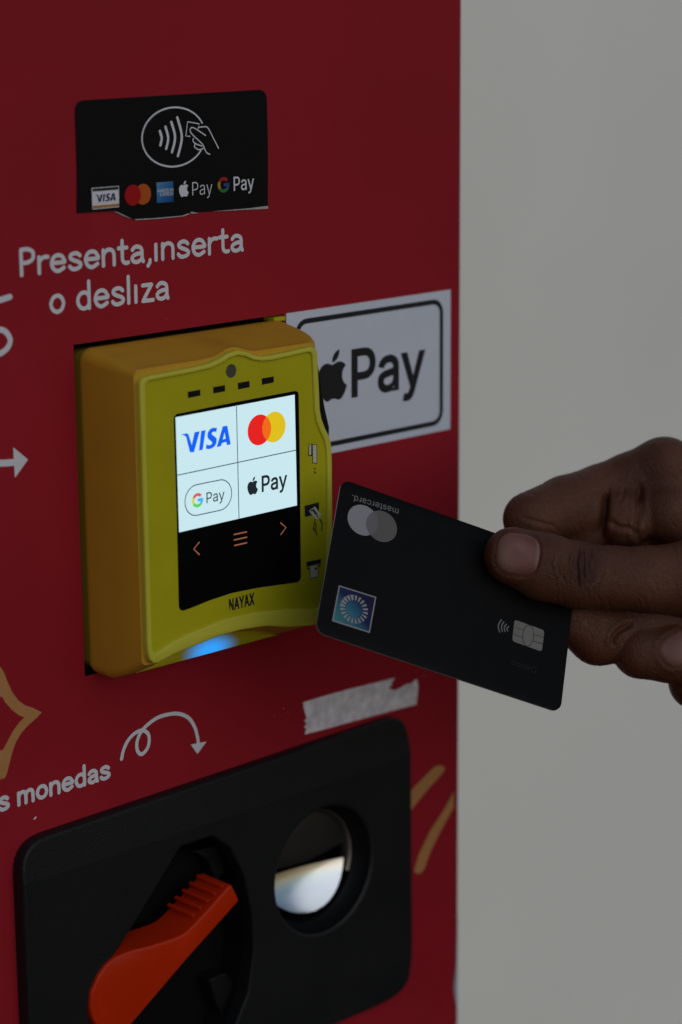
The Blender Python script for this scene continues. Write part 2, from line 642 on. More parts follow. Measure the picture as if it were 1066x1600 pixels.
def round_text(pr, s, p0, p1, xh, w, h=0.0):
    p0, p1 = np.array(p0, float), np.array(p1, float)
    tot = sum(ROUND[c][0] for c in s) - 0.12
    L = np.hypot(*(p1 - p0))
    u = (p1 - p0) / L
    v = np.array([-u[1], u[0]])
    sx = L / tot
    x = 0
    for c in s:
        a, st = ROUND[c]
        for k, q in enumerate(st):
            pts = [tuple(p0 + u * (x + px_) * sx + v * py_ * xh) for px_, py_ in q]
            pr.stroke(pts, w, h + 0.012 * k, smooth=(len(q) > 2 and c not in SHARP_GLYPHS), rise=0.006, k=4)
        x += a
    return pr


# letter outlines (advance, polygons), capitals 509 tall
GLYPHS = {
'.': (188, [[(95,-4),(78,-1),(63,9),(53,24),(50,41),(53,59),(63,73),(78,83),(95,87),(113,83),(128,73),(138,59),(141,41),(138,24),(128,9),(113,-1)]]),
'A': (480, [[(16,0),(201,509),(276,509),(463,0),(395,0),(287,302),(264,372),(232,478),(245,478),(213,371),(191,302),(85,0)],[(110,142),(110,199),(370,199),(370,142)]]),
'C': (510, [[(267,-7),(235,-5),(205,1),(177,11),(150,25),(126,42),(104,63),(86,88),(70,115),(57,146),(48,179),(42,215),(40,254),(42,293),(48,329),(57,362),(70,393),(86,421),(104,445),(126,466),(150,484),(177,498),(205,508),(235,514),(267,516),(340,504),(373,490),(402,471),(427,447),(448,418),(463,385),(473,348),(408,348),(389,395),(357,428),(315,449),(267,456),(223,450),(184,432),(150,403),(125,364),(109,314),(103,254),(109,194),(125,145),(151,105),(184,76),(223,59),(267,53),(315,60),(357,81),(389,114),(408,160),(473,160),(463,124),(448,91),(428,62),(402,38),(373,19),(341,5),(305,-4)]]),
'D': (502, [[(219,0),(96,0),(96,57),(215,57),(272,63),(318,81),(354,110),(379,149),(394,198),(399,255),(394,312),(379,361),(354,399),(320,428),(275,446),(221,452),(93,452),(93,509),(225,509),(261,507),(294,501),(325,492),(353,478),(399,441),(433,391),(446,361),(455,329),(460,293),(462,255),(460,217),(455,181),(446,149),(433,119),(417,92),(398,68),(376,48),(351,31),(322,17),(291,8),(256,2)],[(125,509),(125,0),(60,0),(60,509)]]),
'E': (419, [[(60,0),(60,509),(372,509),(372,452),(125,452),(125,286),(355,286),(355,229),(125,229),(125,57),(375,57),(375,0)]]),
'G': (520, [[(269,-7),(236,-5),(205,1),(176,11),(149,25),(125,43),(104,64),(85,88),(69,116),(57,146),(47,179),(42,215),(40,254),(42,293),(47,329),(57,362),(69,393),(85,421),(103,445),(125,466),(149,484),(175,498),(203,508),(233,514),(265,516),(304,513),(340,504),(374,489),(403,469),(429,445),(449,416),(465,384),(474,349),(408,349),(387,393),(356,427),(315,448),(265,456),(222,450),(183,432),(150,404),(125,364),(109,314),(103,254),(109,194),(125,145),(151,105),(184,76),(224,59),(269,53),(309,57),(345,71),(374,93),(396,123),(410,160),(415,202),(434,199),(283,199),(283,256),(478,256),(478,200),(471,141),(451,91),(419,50),(377,19),(326,0)]]),
'I': (301, [[(31,0),(31,57),(118,57),(118,452),(31,452),(31,509),(269,509),(269,452),(183,452),(183,57),(269,57),(269,0)]]),
'M': (628, [[(60,0),(60,509),(152,509),(277,187),(287,159),(299,123),(311,84),(322,49),(307,49),(318,83),(330,121),(342,158),(352,187),(476,509),(568,509),(568,0),(504,0),(504,291),(504,327),(505,369),(506,413),(507,457),(513,457),(498,409),(482,363),(467,322),(456,291),(342,0),(286,0),(170,291),(159,321),(145,361),(129,408),(112,457),(119,457),(120,416),(121,372),(122,328),(122,291),(122,0)]]),
'N': (523, [[(60,0),(60,509),(136,509),(343,183),(363,151),(388,107),(414,55),(405,54),(401,108),(399,157),(399,195),(399,509),(463,509),(463,0),(387,0),(202,290),(177,331),(148,381),(108,452),(119,454),(122,384),(124,328),(125,291),(125,0)]]),
'O': (533, [[(267,-7),(235,-5),(205,1),(177,11),(150,25),(126,42),(105,63),(86,88),(70,115),(57,146),(48,179),(42,215),(40,254),(42,293),(48,329),(57,362),(70,393),(86,421),(105,445),(126,466),(150,484),(177,498),(205,508),(235,514),(267,516),(299,514),(329,508),(357,498),(384,484),(408,466),(429,445),(448,421),(464,393),(477,362),(486,329),(491,293),(493,254),(491,215),(486,179),(477,146),(464,115),(448,88),(429,63),(408,42),(384,25),(357,11),(329,1),(299,-5)],[(267,53),(310,59),(349,76),(383,105),(408,144),(425,194),(430,254),(425,314),(408,365),(383,404),(349,433),(310,450),(267,456),(223,450),(184,433),(151,404),(125,364),(109,314),(103,254),(109,194),(125,144),(151,105),(184,76),(223,59)]]),
'P': (445, [[(60,0),(60,509),(235,509),(289,503),(332,487),(366,462),(390,430),(404,391),(409,348),(404,304),(390,265),(366,233),(332,207),(289,191),(235,186),(109,186),(109,242),(233,242),(269,246),(297,256),(318,272),(333,294),(342,319),(344,348),(342,376),(333,402),(318,423),(297,439),(268,449),(232,452),(125,452),(125,0)]]),
'R': (449, [[(60,0),(60,509),(236,509),(290,504),(333,489),(367,465),(390,433),(405,395),(409,352),(405,309),(390,271),(367,240),(333,217),(289,203),(236,198),(96,198),(96,255),(234,255),(269,258),(298,267),(319,281),(334,300),(342,324),(345,352),(342,380),(334,405),(319,425),(298,440),(269,449),(233,452),(125,452),(125,0)],[(353,0),(230,229),(303,229),(428,0)]]),
'S': (447, [[(224,-9),(172,-4),(128,9),(91,31),(64,60),(46,96),(38,137),(104,137),(110,110),(123,88),(142,71),(166,59),(224,49),(257,52),(286,60),(311,74),(329,92),(341,114),(346,139),(342,161),(332,179),(296,205),(245,222),(184,239),(128,260),(86,289),(60,326),(52,372),(58,413),(75,448),(102,476),(138,498),(180,511),(227,516),(275,511),(316,498),(351,476),(377,449),(394,415),(401,378),(337,378),(326,412),(302,437),(267,453),(225,459),(194,456),(167,448),(145,435),(129,418),(118,398),(115,376),(119,352),(131,334),(169,308),(212,293),(264,279),(312,264),(359,238),(395,198),(405,171),(408,139),(403,99),(386,64),(360,34),(323,11),(278,-4)]]),
'V': (480, [[(204,0),(16,509),(84,509),(192,206),(215,137),(248,31),(235,31),(267,138),(290,206),(395,509),(463,509),(278,0)]]),
'X': (474, [[(18,0),(217,284),(217,236),(29,509),(104,509),(178,400),(204,361),(223,329),(243,292),(232,292),(252,329),(272,361),(298,400),(374,509),(446,509),(259,239),(259,287),(456,0),(382,0),(292,129),(268,165),(250,195),(230,231),(244,231),(225,196),(206,166),(182,129),(91,0)]]),
'Y': (472, [[(203,0),(203,208),(16,509),(91,509),(192,344),(222,292),(250,230),(224,230),(251,293),(280,344),(381,509),(455,509),(268,208),(268,0)]]),
'a': (389, [[(160,-9),(126,-5),(94,5),(68,22),(48,45),(35,73),(30,108),(34,138),(43,161),(58,179),(78,193),(125,211),(178,220),(234,227),(265,235),(273,243),(276,255),(276,257),(267,297),(240,322),(196,331),(149,322),(118,301),(100,274),(41,291),(57,322),(79,346),(104,364),(133,375),(194,384),(239,379),(286,360),(306,343),(322,320),(333,290),(337,251),(337,0),(277,0),(277,52),(272,52),(252,25),(215,1)],[(170,45),(202,49),(228,59),(248,74),(263,93),(272,115),(276,138),(276,190),(259,182),(231,176),(200,171),(175,168),(134,159),(103,139),(95,124),(92,105),(102,72),(130,52)]]),
'b': (424, [[(229,-8),(198,-5),(172,4),(138,31),(118,59),(112,59),(112,0),(53,0),(53,509),(114,509),(114,319),(118,319),(137,346),(171,373),(197,381),(229,384),(274,378),(313,361),(345,332),(370,293),(385,245),(390,189),(385,133),(370,84),(346,45),(313,16),(274,-2)],[(220,47),(253,51),(279,66),(301,88),(316,117),(325,151),(328,189),(325,227),(316,261),(301,290),(280,311),(253,325),(220,330),(188,325),(161,312),(140,291),(125,263),(116,229),(113,189),(116,150),(125,115),(140,86),(162,65),(188,51)]]),
'c': (396, [[(207,-8),(159,-2),(117,16),(82,46),(56,85),(40,133),(34,187),(40,243),(56,291),(82,330),(117,360),(159,378),(207,384),(260,377),(305,356),(340,322),(362,277),(303,262),(290,289),(270,311),(242,325),(207,330),(173,325),(145,310),(124,287),(108,258),(99,224),(96,187),(99,151),(108,117),(124,89),(145,66),(173,51),(207,46),(243,52),(271,66),(292,89),(304,117),(363,102),(341,56),(306,21),(261,-1)]]),
'd': (424, [[(195,-8),(151,-2),(111,16),(79,45),(55,84),(39,133),(34,189),(39,245),(55,293),(79,332),(112,361),(151,378),(196,384),(228,381),(253,373),(287,346),(306,319),(311,319),(311,509),(372,509),(372,0),(313,0),(313,59),(307,59),(287,31),(252,4),(227,-5)],[(205,47),(236,51),(263,65),(284,86),(299,115),(309,150),(312,189),(309,229),(300,263),(284,291),(263,312),(237,325),(205,330),(172,325),(145,311),(124,290),(108,261),(99,227),(96,189),(99,151),(109,117),(124,88),(145,66),(172,51)]]),
'e': (404, [[(212,-8),(161,-2),(117,16),(82,46),(56,85),(40,132),(34,187),(39,242),(55,290),(81,329),(115,359),(157,378),(205,384),(266,374),(294,361),(319,341),(341,315),(357,282),(368,242),(371,194),(371,169),(75,169),(75,221),(338,221),(310,202),(307,237),(298,269),(283,294),(263,314),(237,326),(205,330),(173,326),(146,313),(125,294),(109,270),(99,241),(96,211),(96,178),(100,139),(110,106),(128,80),(151,61),(179,50),(212,46),(254,53),(285,73),(306,105),(365,91),(353,63),(335,39),(311,19),(283,4),(249,-5)]]),
'i': (167, [[(53,0),(53,379),(114,379),(114,0)],[(84,443),(67,446),(54,455),(44,468),(41,483),(44,499),(54,512),(67,521),(84,524),(100,521),(114,512),(123,499),(126,483),(123,468),(114,455),(100,446)]]),
'm': (610, [[(53,0),(53,379),(112,379),(112,295),(108,295),(118,323),(132,346),(172,376),(219,386),(257,380),(287,361),(309,331),(321,295),(312,295),(322,321),(337,343),(381,375),(437,386),(468,383),(497,372),(522,354),(541,328),(553,296),(557,255),(557,0),(496,0),(496,254),(490,289),(473,313),(447,326),(419,330),(395,328),(374,320),(345,290),(335,247),(335,0),(274,0),(274,260),(269,288),(253,311),(229,326),(199,330),(158,320),(140,307),(126,289),(117,266),(114,238),(114,0)]]),
'o': (415, [[(207,-8),(159,-2),(117,16),(82,46),(56,85),(40,133),(34,187),(40,243),(56,291),(82,330),(117,360),(159,378),(207,384),(256,378),(299,360),(333,330),(359,291),(376,243),(381,187),(376,133),(359,85),(333,46),(299,16),(256,-2)],[(207,46),(242,51),(270,66),(292,89),(307,117),(316,151),(319,187),(316,224),(307,258),(292,287),(270,310),(242,325),(207,330),(173,325),(145,310),(124,287),(108,258),(99,224),(96,187),(99,151),(108,117),(124,89),(145,66),(173,51)]]),
'r': (259, [[(53,0),(53,379),(112,379),(112,321),(115,321),(130,347),(152,367),(181,380),(213,385),(229,384),(243,384),(243,322),(230,324),(207,326),(182,323),(159,315),(140,301),(126,284),(117,262),(114,237),(114,0)]]),
's': (365, [[(182,-8),(145,-5),(112,3),(84,18),(62,38),(45,63),(36,94),(94,107),(105,79),(124,60),(150,49),(181,45),(217,50),(244,62),(262,81),(268,103),(265,121),(254,136),(237,147),(212,155),(149,170),(104,186),(72,208),(53,237),(47,274),(51,305),(65,332),(87,354),(115,370),(149,381),(187,384),(223,381),(254,372),(279,358),(299,339),(324,290),(268,277),(258,298),(243,316),(219,328),(187,333),(156,329),(131,317),(114,299),(109,277),(112,258),(124,243),(172,223),(229,209),(275,194),(306,171),(325,142),(331,107),(326,75),(312,47),(290,24),(260,6),(223,-5)]]),
't': (227, [[(204,379),(204,327),(6,327),(6,379)],[(65,471),(126,471),(126,98),(128,76),(136,61),(150,53),(170,50),(185,51),(202,54),(213,2),(192,-3),(168,-4),(125,2),(92,21),(72,52),(65,93)]]),
'y': (389, [[(47,-139),(61,-86),(71,-87),(104,-89),(130,-74),(151,-36),(163,-1),(17,379),(84,379),(165,155),(187,87),(206,21),(184,21),(202,87),(224,155),(305,379),(371,379),(204,-58),(177,-107),(139,-136),(91,-145),(65,-143)]]),
'é': (404, [[(212,-8),(161,-2),(117,16),(82,46),(56,85),(40,132),(34,187),(39,242),(55,290),(81,329),(115,359),(157,378),(205,384),(266,374),(294,361),(319,341),(341,315),(357,282),(368,242),(371,194),(371,169),(75,169),(75,221),(338,221),(310,202),(307,237),(298,269),(283,294),(263,314),(237,326),(205,330),(173,326),(146,313),(125,294),(109,270),(99,241),(96,211),(96,178),(100,139),(110,106),(128,80),(151,61),(179,50),(212,46),(254,53),(285,73),(306,105),(365,91),(353,63),(335,39),(311,19),(283,4),(249,-5)],[(177,429),(225,529),(293,529),(227,429)]]),
}

# ------------------------------------------------------------------ wall
th = Thing('wall', 'plain pale grey plaster wall out of focus behind the red machine', 'wall', (800, 900, -1200))
V, F = box(-2600, 5200, 900, 1050, -1200, 2200)
add('plaster', V, F, 'wall', th, smooth=False)

# ------------------------------------------------------------------ vending machine
vm = Thing('vending_machine', 'red vending machine front with white Spanish lettering and doodle arrows', 'vending machine', (-220, 0, -1000))
XR, RE = 126.0, 6.0                          # right edge and its rounding
CX0, CX1, CZ0, CZ1 = -48.0, 38.4, -49.1, 56.0   # cut-out for the card terminal
PX0, PX1, PZ0, PZ1 = -72.0, 86.0, -194.0, -98.0   # opening behind the coin panel
xs = [-560, PX0, CX0, CX1, PX1, XR - RE]
zs = [-1000, PZ0, PZ1, CZ0, CZ1, 800]
V, F = [], []
nz = len(zs)
for x in xs:
    V += [(x, 0, z) for z in zs]
for i in range(len(xs) - 1):
    for j in range(nz - 1):
        if (i == 2 and j == 3) or (1 <= i <= 3 and j == 1):
            continue
        F.append((i * nz + j, (i + 1) * nz + j, (i + 1) * nz + j + 1, i * nz + j + 1))
prof = [(XR - RE + RE * math.sin(a), RE - RE * math.cos(a)) for a in [math.pi / 2 * k / 8 for k in range(1, 9)]] + [(XR, 60)]
prev = list(range((len(xs) - 1) * nz, len(xs) * nz))
for x, y in prof:
    b = len(V)
    V += [(x, y, z) for z in zs]
    cur = list(range(b, b + nz))
    for j in range(nz - 1):
        F.append((prev[j], cur[j], cur[j + 1], prev[j + 1]))
    prev = cur
front = add('front_panel', V, F, 'vinyl', vm, sharp=60)
V, F = box(-560, XR - 0.3, 60, 700, -1000, 800)
add('cabinet', V, F, 'vinyl', vm, smooth=False)
# recess behind the cut-out (open box, wall thickness shown at the cut edge)
V = [(x, y, z) for y in (0.0, 14.0) for x, z in ((CX0, CZ0), (CX1, CZ0), (CX1, CZ1), (CX0, CZ1))]
F = [(0, 4, 5, 1), (1, 5, 6, 2), (2, 6, 7, 3), (3, 7, 4, 0), (4, 7, 6, 5)]
add('terminal_recess', V, F, 'recess', vm, smooth=False)

F0 = face(0)
pr = Print()
round_text(pr, 'Presenta,inserta', at(29.5, 433.5), at(379, 393.3), 6.0, 1.28)
pr.build('lettering', F0, 'print_white', vm)
pr = Print()
round_text(pr, 'o desliza', at(76.5, 492.3), at(263, 468.3), 6.2, 1.28)
pr.build('lettering', F0, 'print_white', vm)
pr = Print()
round_text(pr, 's monedas', at(-3, 1269.5), at(170.5, 1216.5), 4.8, 1.26)
pr.build('lettering', F0, 'print_white', vm)

z7 = lambda pts: ats([(x / 2.808, 1030 + y / 2.808) for x, y in pts])
pr = Print().stroke(z7([(533, 437), (541, 400), (560, 358), (588, 327), (620, 312), (645, 322), (654, 348), (647, 388), (622, 416),
                        (603, 402), (600, 365), (616, 322), (650, 284), (700, 252), (770, 238), (822, 254), (852, 295), (866, 345), (869, 374)]), 1.28, rise=0.08)
hd = z7([(838, 377), (902, 364), (865, 411)])
pr.poly(ccw(hd), h=0.09).stroke(hd, 0.7, 0.095, smooth=False, closed=True, rise=0.004)
pr.build('loop_arrow', F0, 'print_white', vm)

zl = lambda pts: ats([(x / 6.6625, 640 + y / 6.6625) for x, y in pts])
pr = Print().stroke(zl([(-400, 470), (-200, 545), (0, 557), (150, 548)]), 2.1)
hd = zl([(147, 402), (274, 522), (163, 695)])
pr.poly(ccw(hd), h=0.04).stroke(hd, 1.1, 0.045, smooth=False, closed=True, rise=0.004)
pr.build('arrow', F0, 'print_white', vm)

z5 = lambda pts: ats([(x / 5.33, 360 + y / 5.33) for x, y in pts])
pr = Print().stroke(z5([(-60, 620), (-20, 588), (30, 570), (82, 553)]), 1.8)
pr.stroke(z5([(-60, 845), (-10, 826), (40, 840), (75, 885), (82, 930), (55, 985), (0, 1025), (-60, 1045)]), 1.8, 0.03)
pr.build('doodle', F0, 'print_white', vm)

zt = lambda pts: ats([(x / 5.33, 1040 + y / 5.33) for x, y in pts])
outer = zt([(0, 8), (30, 52), (62, 135), (102, 222), (150, 288), (205, 330), (270, 350), (347, 388), (298, 440), (228, 502), (172, 566), (130, 640), (100, 725), (76, 820), (56, 900), (38, 938), (14, 942)])
inner = zt([(14, 256), (40, 302), (98, 368), (158, 414), (202, 431), (160, 472), (108, 544), (62, 630), (24, 700)])
cxm = outer[-1][0] - 0.6
mir = lambda p: [(2 * cxm - x, z) for x, z in p][::-1]
out_all = outer + mir(outer)
in_all = inner + mir(inner)
Print().poly(ccw(out_all), [ccw(in_all)[::-1]]).build('star_outline', F0, 'print_tan', vm)
z8 = lambda pts: ats([(340 + x / 2.665, 1040 + y / 2.665) for x, y in pts])
Print().poly(ccw(round_poly(z8([(770, 560), (812, 512), (862, 462), (904, 420), (930, 414), (948, 428), (930, 455), (882, 506), (815, 588), (790, 625)]), 0.8))).build('brush_stroke', F0, 'print_tan', vm)
bs = z8([(988, 540), (940, 604), (884, 690), (838, 786), (817, 858), (836, 868), (858, 852), (882, 782), (922, 700), (985, 600)])
bs[0] = (XR - RE + 0.1, bs[0][1] + 1.5)
bs[-1] = (XR - RE + 0.1, bs[-1][1] + 1.2)
Print().poly(ccw(round_poly(bs, [0, .6, .6, .6, .8, .8, .8, .6, .6, 0]))).build('brush_stroke', F0, 'print_tan', vm)
Print().poly(ccw(round_poly(ats([(51.5, 1281), (54.5, 1276), (57.5, 1276), (55, 1280)]), 0.3))).build('paint_chip', F0, 'print_white', vm)
for (x, y, w, hh) in ((443, 1107, 3, 2), (450, 1113, 2, 1.2), (428, 1118, 4, .8), (663, 1057, 2, 1.2), (150, 380, 1.5, 1), (260, 498, 2, .8)):
    c = at(x, y)
    Print().poly([(c[0] - w * .12, c[1]), (c[0], c[1] - hh * .12), (c[0] + w * .12, c[1] + .08), (c[0], c[1] + hh * .12)]).build('scuff', F0, 'paper', vm)

# worn edge at the lower right, wrap rubbed away down to pale metal
zw = [-183 - 1.7 * k for k in range(26)]
V, F = [], []
for k, z in enumerate(zw):
    t = k / 25
    a1 = math.pi / 2
    a0 = max(0.04, .74 - .60 * math.exp(-((t - .64) / .20) ** 2) - .24 * math.exp(-((t - .3) / .24) ** 2))
    for q in range(6):
        a = a0 + (a1 - a0) * q / 5
        V.append((XR - RE + (RE + .12) * math.sin(a), RE - (RE + .12) * math.cos(a), z))
for k in range(25):
    for q in range(5):
        F.append((k * 6 + q, (k + 1) * 6 + q, (k + 1) * 6 + q + 1, k * 6 + q + 1))
add('worn_edge', V, F, 'worn', vm)

# ------------------------------------------------------------------ black contactless sticker
p0 = at(266, 335)
cs = Thing('contactless_sticker', 'black contactless payment sticker with torn lower edge above the white lettering', 'sticker', (p0[0], 0, p0[1]))
ol = ats([(119.5, 333.3), (150, 331.3), (176, 329.6), (184, 332), (192, 336.2), (201, 340), (209, 342.6), (226, 341.9), (244, 340.9), (262, 338.8), (284, 336.9), (293, 333.5), (297, 331.8),
          (330, 330.4), (360, 328.0), (390, 325.5), (418, 324.6)])
tl, tr = at(116, 157.5), at(416, 139.6)
ol += round_poly([(tr[0] + .2, tr[1] - 20), (tr[0], tr[1]), (tl[0], tl[1]), (tl[0], tl[1] - 20)], [0, 3.6, 3.6, 0], 6)
slab('backing', ol, F0, 0.32, 0.02, 'sticker_black', cs, bevel=0.05, steps=1)
pr = Print()
pr.poly(ccw(ats([(296, 331.2), (300, 330.6), (309, 333), (298, 334)])), h=0)
pr.poly(ccw(ats([(209, 342.3), (240, 340.6), (284, 336.6), (293, 333.4), (296, 334), (285, 338.2), (244, 342), (212, 344)])), h=-.01)
pr.poly(ccw(ats([(176, 329.2), (185, 332), (195, 337), (205, 341.6), (198, 339.8), (188, 335.5), (180, 331.6)])), h=-.02)
pr.poly(ccw(ats([(330, 330.2), (360, 327.6), (392, 324.8), (418, 321.5), (418, 326), (402, 326.8), (380, 327.8), (360, 329)])), h=-.03)
pr.build('torn_edge', F0, 'paper', cs, h=0.38)
HS = 0.45
z1 = lambda pts: ats([(200 + x / 4.845, 150 + y / 4.845) for x, y in pts])
cc = at(270.5, 214)
rr = abs(at(272, 167.7)[1] - at(267, 260.6)[1]) / 2
rx = (cc[0] - at(220.6, 217.3)[0])
pr = Print().stroke(arc(cc[0], cc[1], rx, rr, 24, 329, 60), 0.52, smooth=False, rise=0.03)
for q in ([(235, 266), (249, 318), (239, 372)], [(278, 233), (298, 318), (283, 398)], [(322, 197), (350, 312), (327, 424)], [(367, 163), (401, 308), (372, 452)]):
    pr.stroke(z1(q), .88)
pr.build('contactless_icon', F0, 'print_white', cs, h=HS)
pr = Print()
for k, q in enumerate(([(462, 305), (431, 302), (445, 194), (532, 210), (525, 246)],)):
    pr.stroke(z1(q), 0.37, 0.01 * k, smooth=False)
for k, q in enumerate(([(580, 298), (540, 270), (500, 245), (478, 238), (464, 252), (470, 278), (502, 312), (543, 350), (562, 372), (575, 405), (590, 430), (612, 440)],
                       [(532, 236), (582, 232), (605, 252), (640, 320), (678, 395)], [(488, 320), (486, 342), (508, 362), (552, 378)], [(500, 364), (496, 386), (530, 406), (562, 396)])):
    pr.stroke(z1(q), 0.37, 0.03 + 0.02 * k)
pr.build('hand_icon', F0, 'print_white', cs, h=HS)
# row of payment marks
z2 = lambda pts: ats([(100 + x / 4.845, 260 + y / 4.845) for x, y in pts])
cg = Print().poly(ccw(z2([(203, 163), (410, 147), (411, 306), (209, 326)]))).build('card_logo', F0, 'print_white', cs, h=HS)
Print().poly(ccw(z2([(209, 168), (405, 152), (405, 175), (209, 190)]))).build('band', F0, 'ink', cs, cg, h=HS + .05)
Print().poly(ccw(z2([(211, 298), (411, 281), (411, 300), (212, 320)]))).build('band', F0, 'gold_print', cs, cg, h=HS + .05)
pr = visa_mark(Print(), (z2([(230, 230)])[0][0], z2([(245, 268)])[0][1] - .1, z2([(385, 230)])[0][0], z2([(245, 211)])[0][1]))
pr.build('lettering', F0, 'visa_navy', cs, cg, h=HS + .05)
c1, c2 = z2([(515, 217)])[0], z2([(592, 210)])[0]
rd = abs(z2([(515, 138)])[0][1] - z2([(515, 296)])[0][1]) / 2
wx = c1[0] - z2([(453, 217)])[0][0]
og = Print().poly(arc(c2[0], c2[1], wx, rd, 0, 360, 40)[:-1]).build('disc_logo', F0, 'orange_print', cs, h=HS)
Print().poly(arc(c1[0], c1[1], wx, rd, 0, 360, 40)[:-1]).build('disc', F0, 'red', cs, og, h=HS + .04)
q = z2([(694, 121), (820, 112), (824, 268), (698, 276)])
MT['amex'] = mat('blue print', (0.05, 0.2, 0.4), 0.5)
set_gradient(MT['amex'], [(0, (0.10, 0.30, 0.52)), (.5, (.03, .15, .38)), (1, (0.012, 0.055, 0.22))], axis_fac((q[0][0] - cs.loc[0], 0, q[0][1] - cs.loc[2]), (q[2][0] - cs.loc[0], 0, q[2][1] - cs.loc[2])))
ax = Print().poly(ccw(q)).build('square_logo', F0, 'amex', cs, h=HS)
pr = Print().text('AMERICAN', z2([(700, 197)])[0], z2([(820, 187)])[0], 0.95, bold=3)
pr.text('EXPRESS', z2([(722, 225)])[0], z2([(820, 216)])[0], 1.0, bold=3)
pr.build('lettering', F0, 'print_white', cs, ax, h=HS + .05)
c = z1([(416, 702)])[0]
fruit_mark(Print(), c[0], c[1], abs(z1([(430, 640)])[0][1] - z1([(430, 762)])[0][1]), sx=.92).build('fruit_logo', F0, 'print_white', cs, h=HS)
Print().text('Pay', z1([(480, 753)])[0], z1([(634, 740)])[0], 4.2, bold=-8).build('lettering', F0, 'print_white', cs, h=HS)
c = z1([(718, 672)])[0]
g_mark(cs, None, F0, c[0], c[1], 2.45, [MT[k] for k in ('g_red', 'g_yel', 'g_grn', 'g_blu')], HS)
Print().text('Pay', z1([(795, 717)])[0], z1([(948, 702)])[0], 4.35, bold=6).build('lettering', F0, 'print_white', cs, h=HS)

# ------------------------------------------------------------------ white pay sticker
a0, a1 = at(446, 489), at(704.5, 453)
b1 = at(702, 670.5)
X0, X1, Z1, Z0 = 39.3, (a1[0] + b1[0]) / 2, (a0[1] + a1[1]) / 2, b1[1]
ws = Thing('pay_sticker', 'white rectangular sticker with black rounded frame and fruit mark partly hidden behind the yellow terminal', 'sticker', ((X0 + X1) / 2, 0, Z0))
slab('backing', [(X0, Z0), (X1, Z0), (X1, Z1), (X0, Z1)], F0, 0.25, 0.02, 'sticker_white', ws, bevel=0.04, steps=1)
i0, i1 = at(462, 590)[0], at(691, 560)[0]
t1, t0 = at(560, 486)[1], at(600, 680)[1]
Print().stroke(rrect(i0 + .7, t0 + .7, i1 - .7, t1 - .7, 4.2, 6), 1.75, smooth=False, closed=True).build('frame', F0, 'ink', ws, h=.32)
zb = lambda pts: ats([(420 + x / 3.331, 430 + y / 3.331) for x, y in pts])
top, bot = zb([(345, 388)])[0], zb([(320, 655)])[0]
rgt = zb([(404, 570)])[0]
fh = top[1] - bot[1]
fw = fh * 376 / 448 * .94
fruit_mark(Print(), rgt[0] - fw / 2, (top[1] + bot[1]) / 2, fh, sx=.94).build('fruit_logo', F0, 'ink', ws, h=.32)
Print().text('Pay', zb([(433, 630)])[0], zb([(804, 566)])[0], abs(zb([(433, 392)])[0][1] - zb([(433, 630)])[0][1]), bold=17).build('lettering', F0, 'ink', ws, h=.32)

# ------------------------------------------------------------------ strip of tape
zz = lambda pts: ats([(440 + x / 3.553, 1040 + y / 3.553) for x, y in pts])
o = zz([(118, 203), (240, 167), (370, 131), (500, 100), (626, 68), (618, 84), (606, 96), (612, 106), (592, 124), (600, 130), (630, 136), (660, 122), (690, 104), (720, 98), (748, 74), (756, 112), (752, 165), (746, 215), (650, 240), (560, 264), (340, 324), (230, 355),
        (128, 381), (136, 352), (124, 340), (140, 322), (126, 308), (138, 290), (128, 262), (122, 235)])
tp = at(550, 1110)
tape = Thing('tape_strip', 'strip of torn greyish paper tape stuck above the black coin panel', 'tape', (tp[0], 0, tp[1]))
slab('strip', o, F0, 0.3, 0.02, 'tape', tape, bevel=0.06, steps=1)

# ------------------------------------------------------------------ card terminal
pt = Thing('payment_terminal', 'yellow card payment terminal with lit screen set into the red machine', 'card reader', (-5, 0, -49))
TC = -4.8                                     # its centre line


def prof_at(d, table):
    for (d0, *a), (d1, *b) in zip(table[:-1], table[1:]):
        if d <= d1:
            t = (d - d0) / (d1 - d0)
            return [p + (q - p) * t for p, q in zip(a, b)]
    return list(table[-1][1:])


#        d     xl     xr    zb     zt    r   bump  arch
HT = [(-8, -45.8, 36.6, -47.5, 53.2, 4.0, 0, 0), (-1, -45.8, 36.8, -48.2, 53.9, 4.0, 0, 0), (1.0, -46.4, 37.2, -48.8, 54.6, 4.0, 0, 0), (3.0, -46.3, 37.3, -49.0, 54.5, 4.0, .1, 0),
      (7.6, -46.0, 37.3, -49.0, 53.6, 3.8, .4, 0), (8.6, -45.9, 37.2, -48.9, 53.4, 3.8, .5, 5.5), (13, -45.5, 36.6, -47.2, 52.6, 3.4, 1.0, 5.4), (17, -45.0, 35.4, -45.2, 51.7, 3, 1.6, 5.2),
      (20, -44.5, 33.6, -43.4, 51.0, 2.6, 2.1, 5.0), (22, -44.1, 31.6, -42.4, 50.6, 2.4, 2.3, 4.9), (23.4, -43.8, 30.0, -41.8, 50.4, 2.2, 2.4, 4.8)]


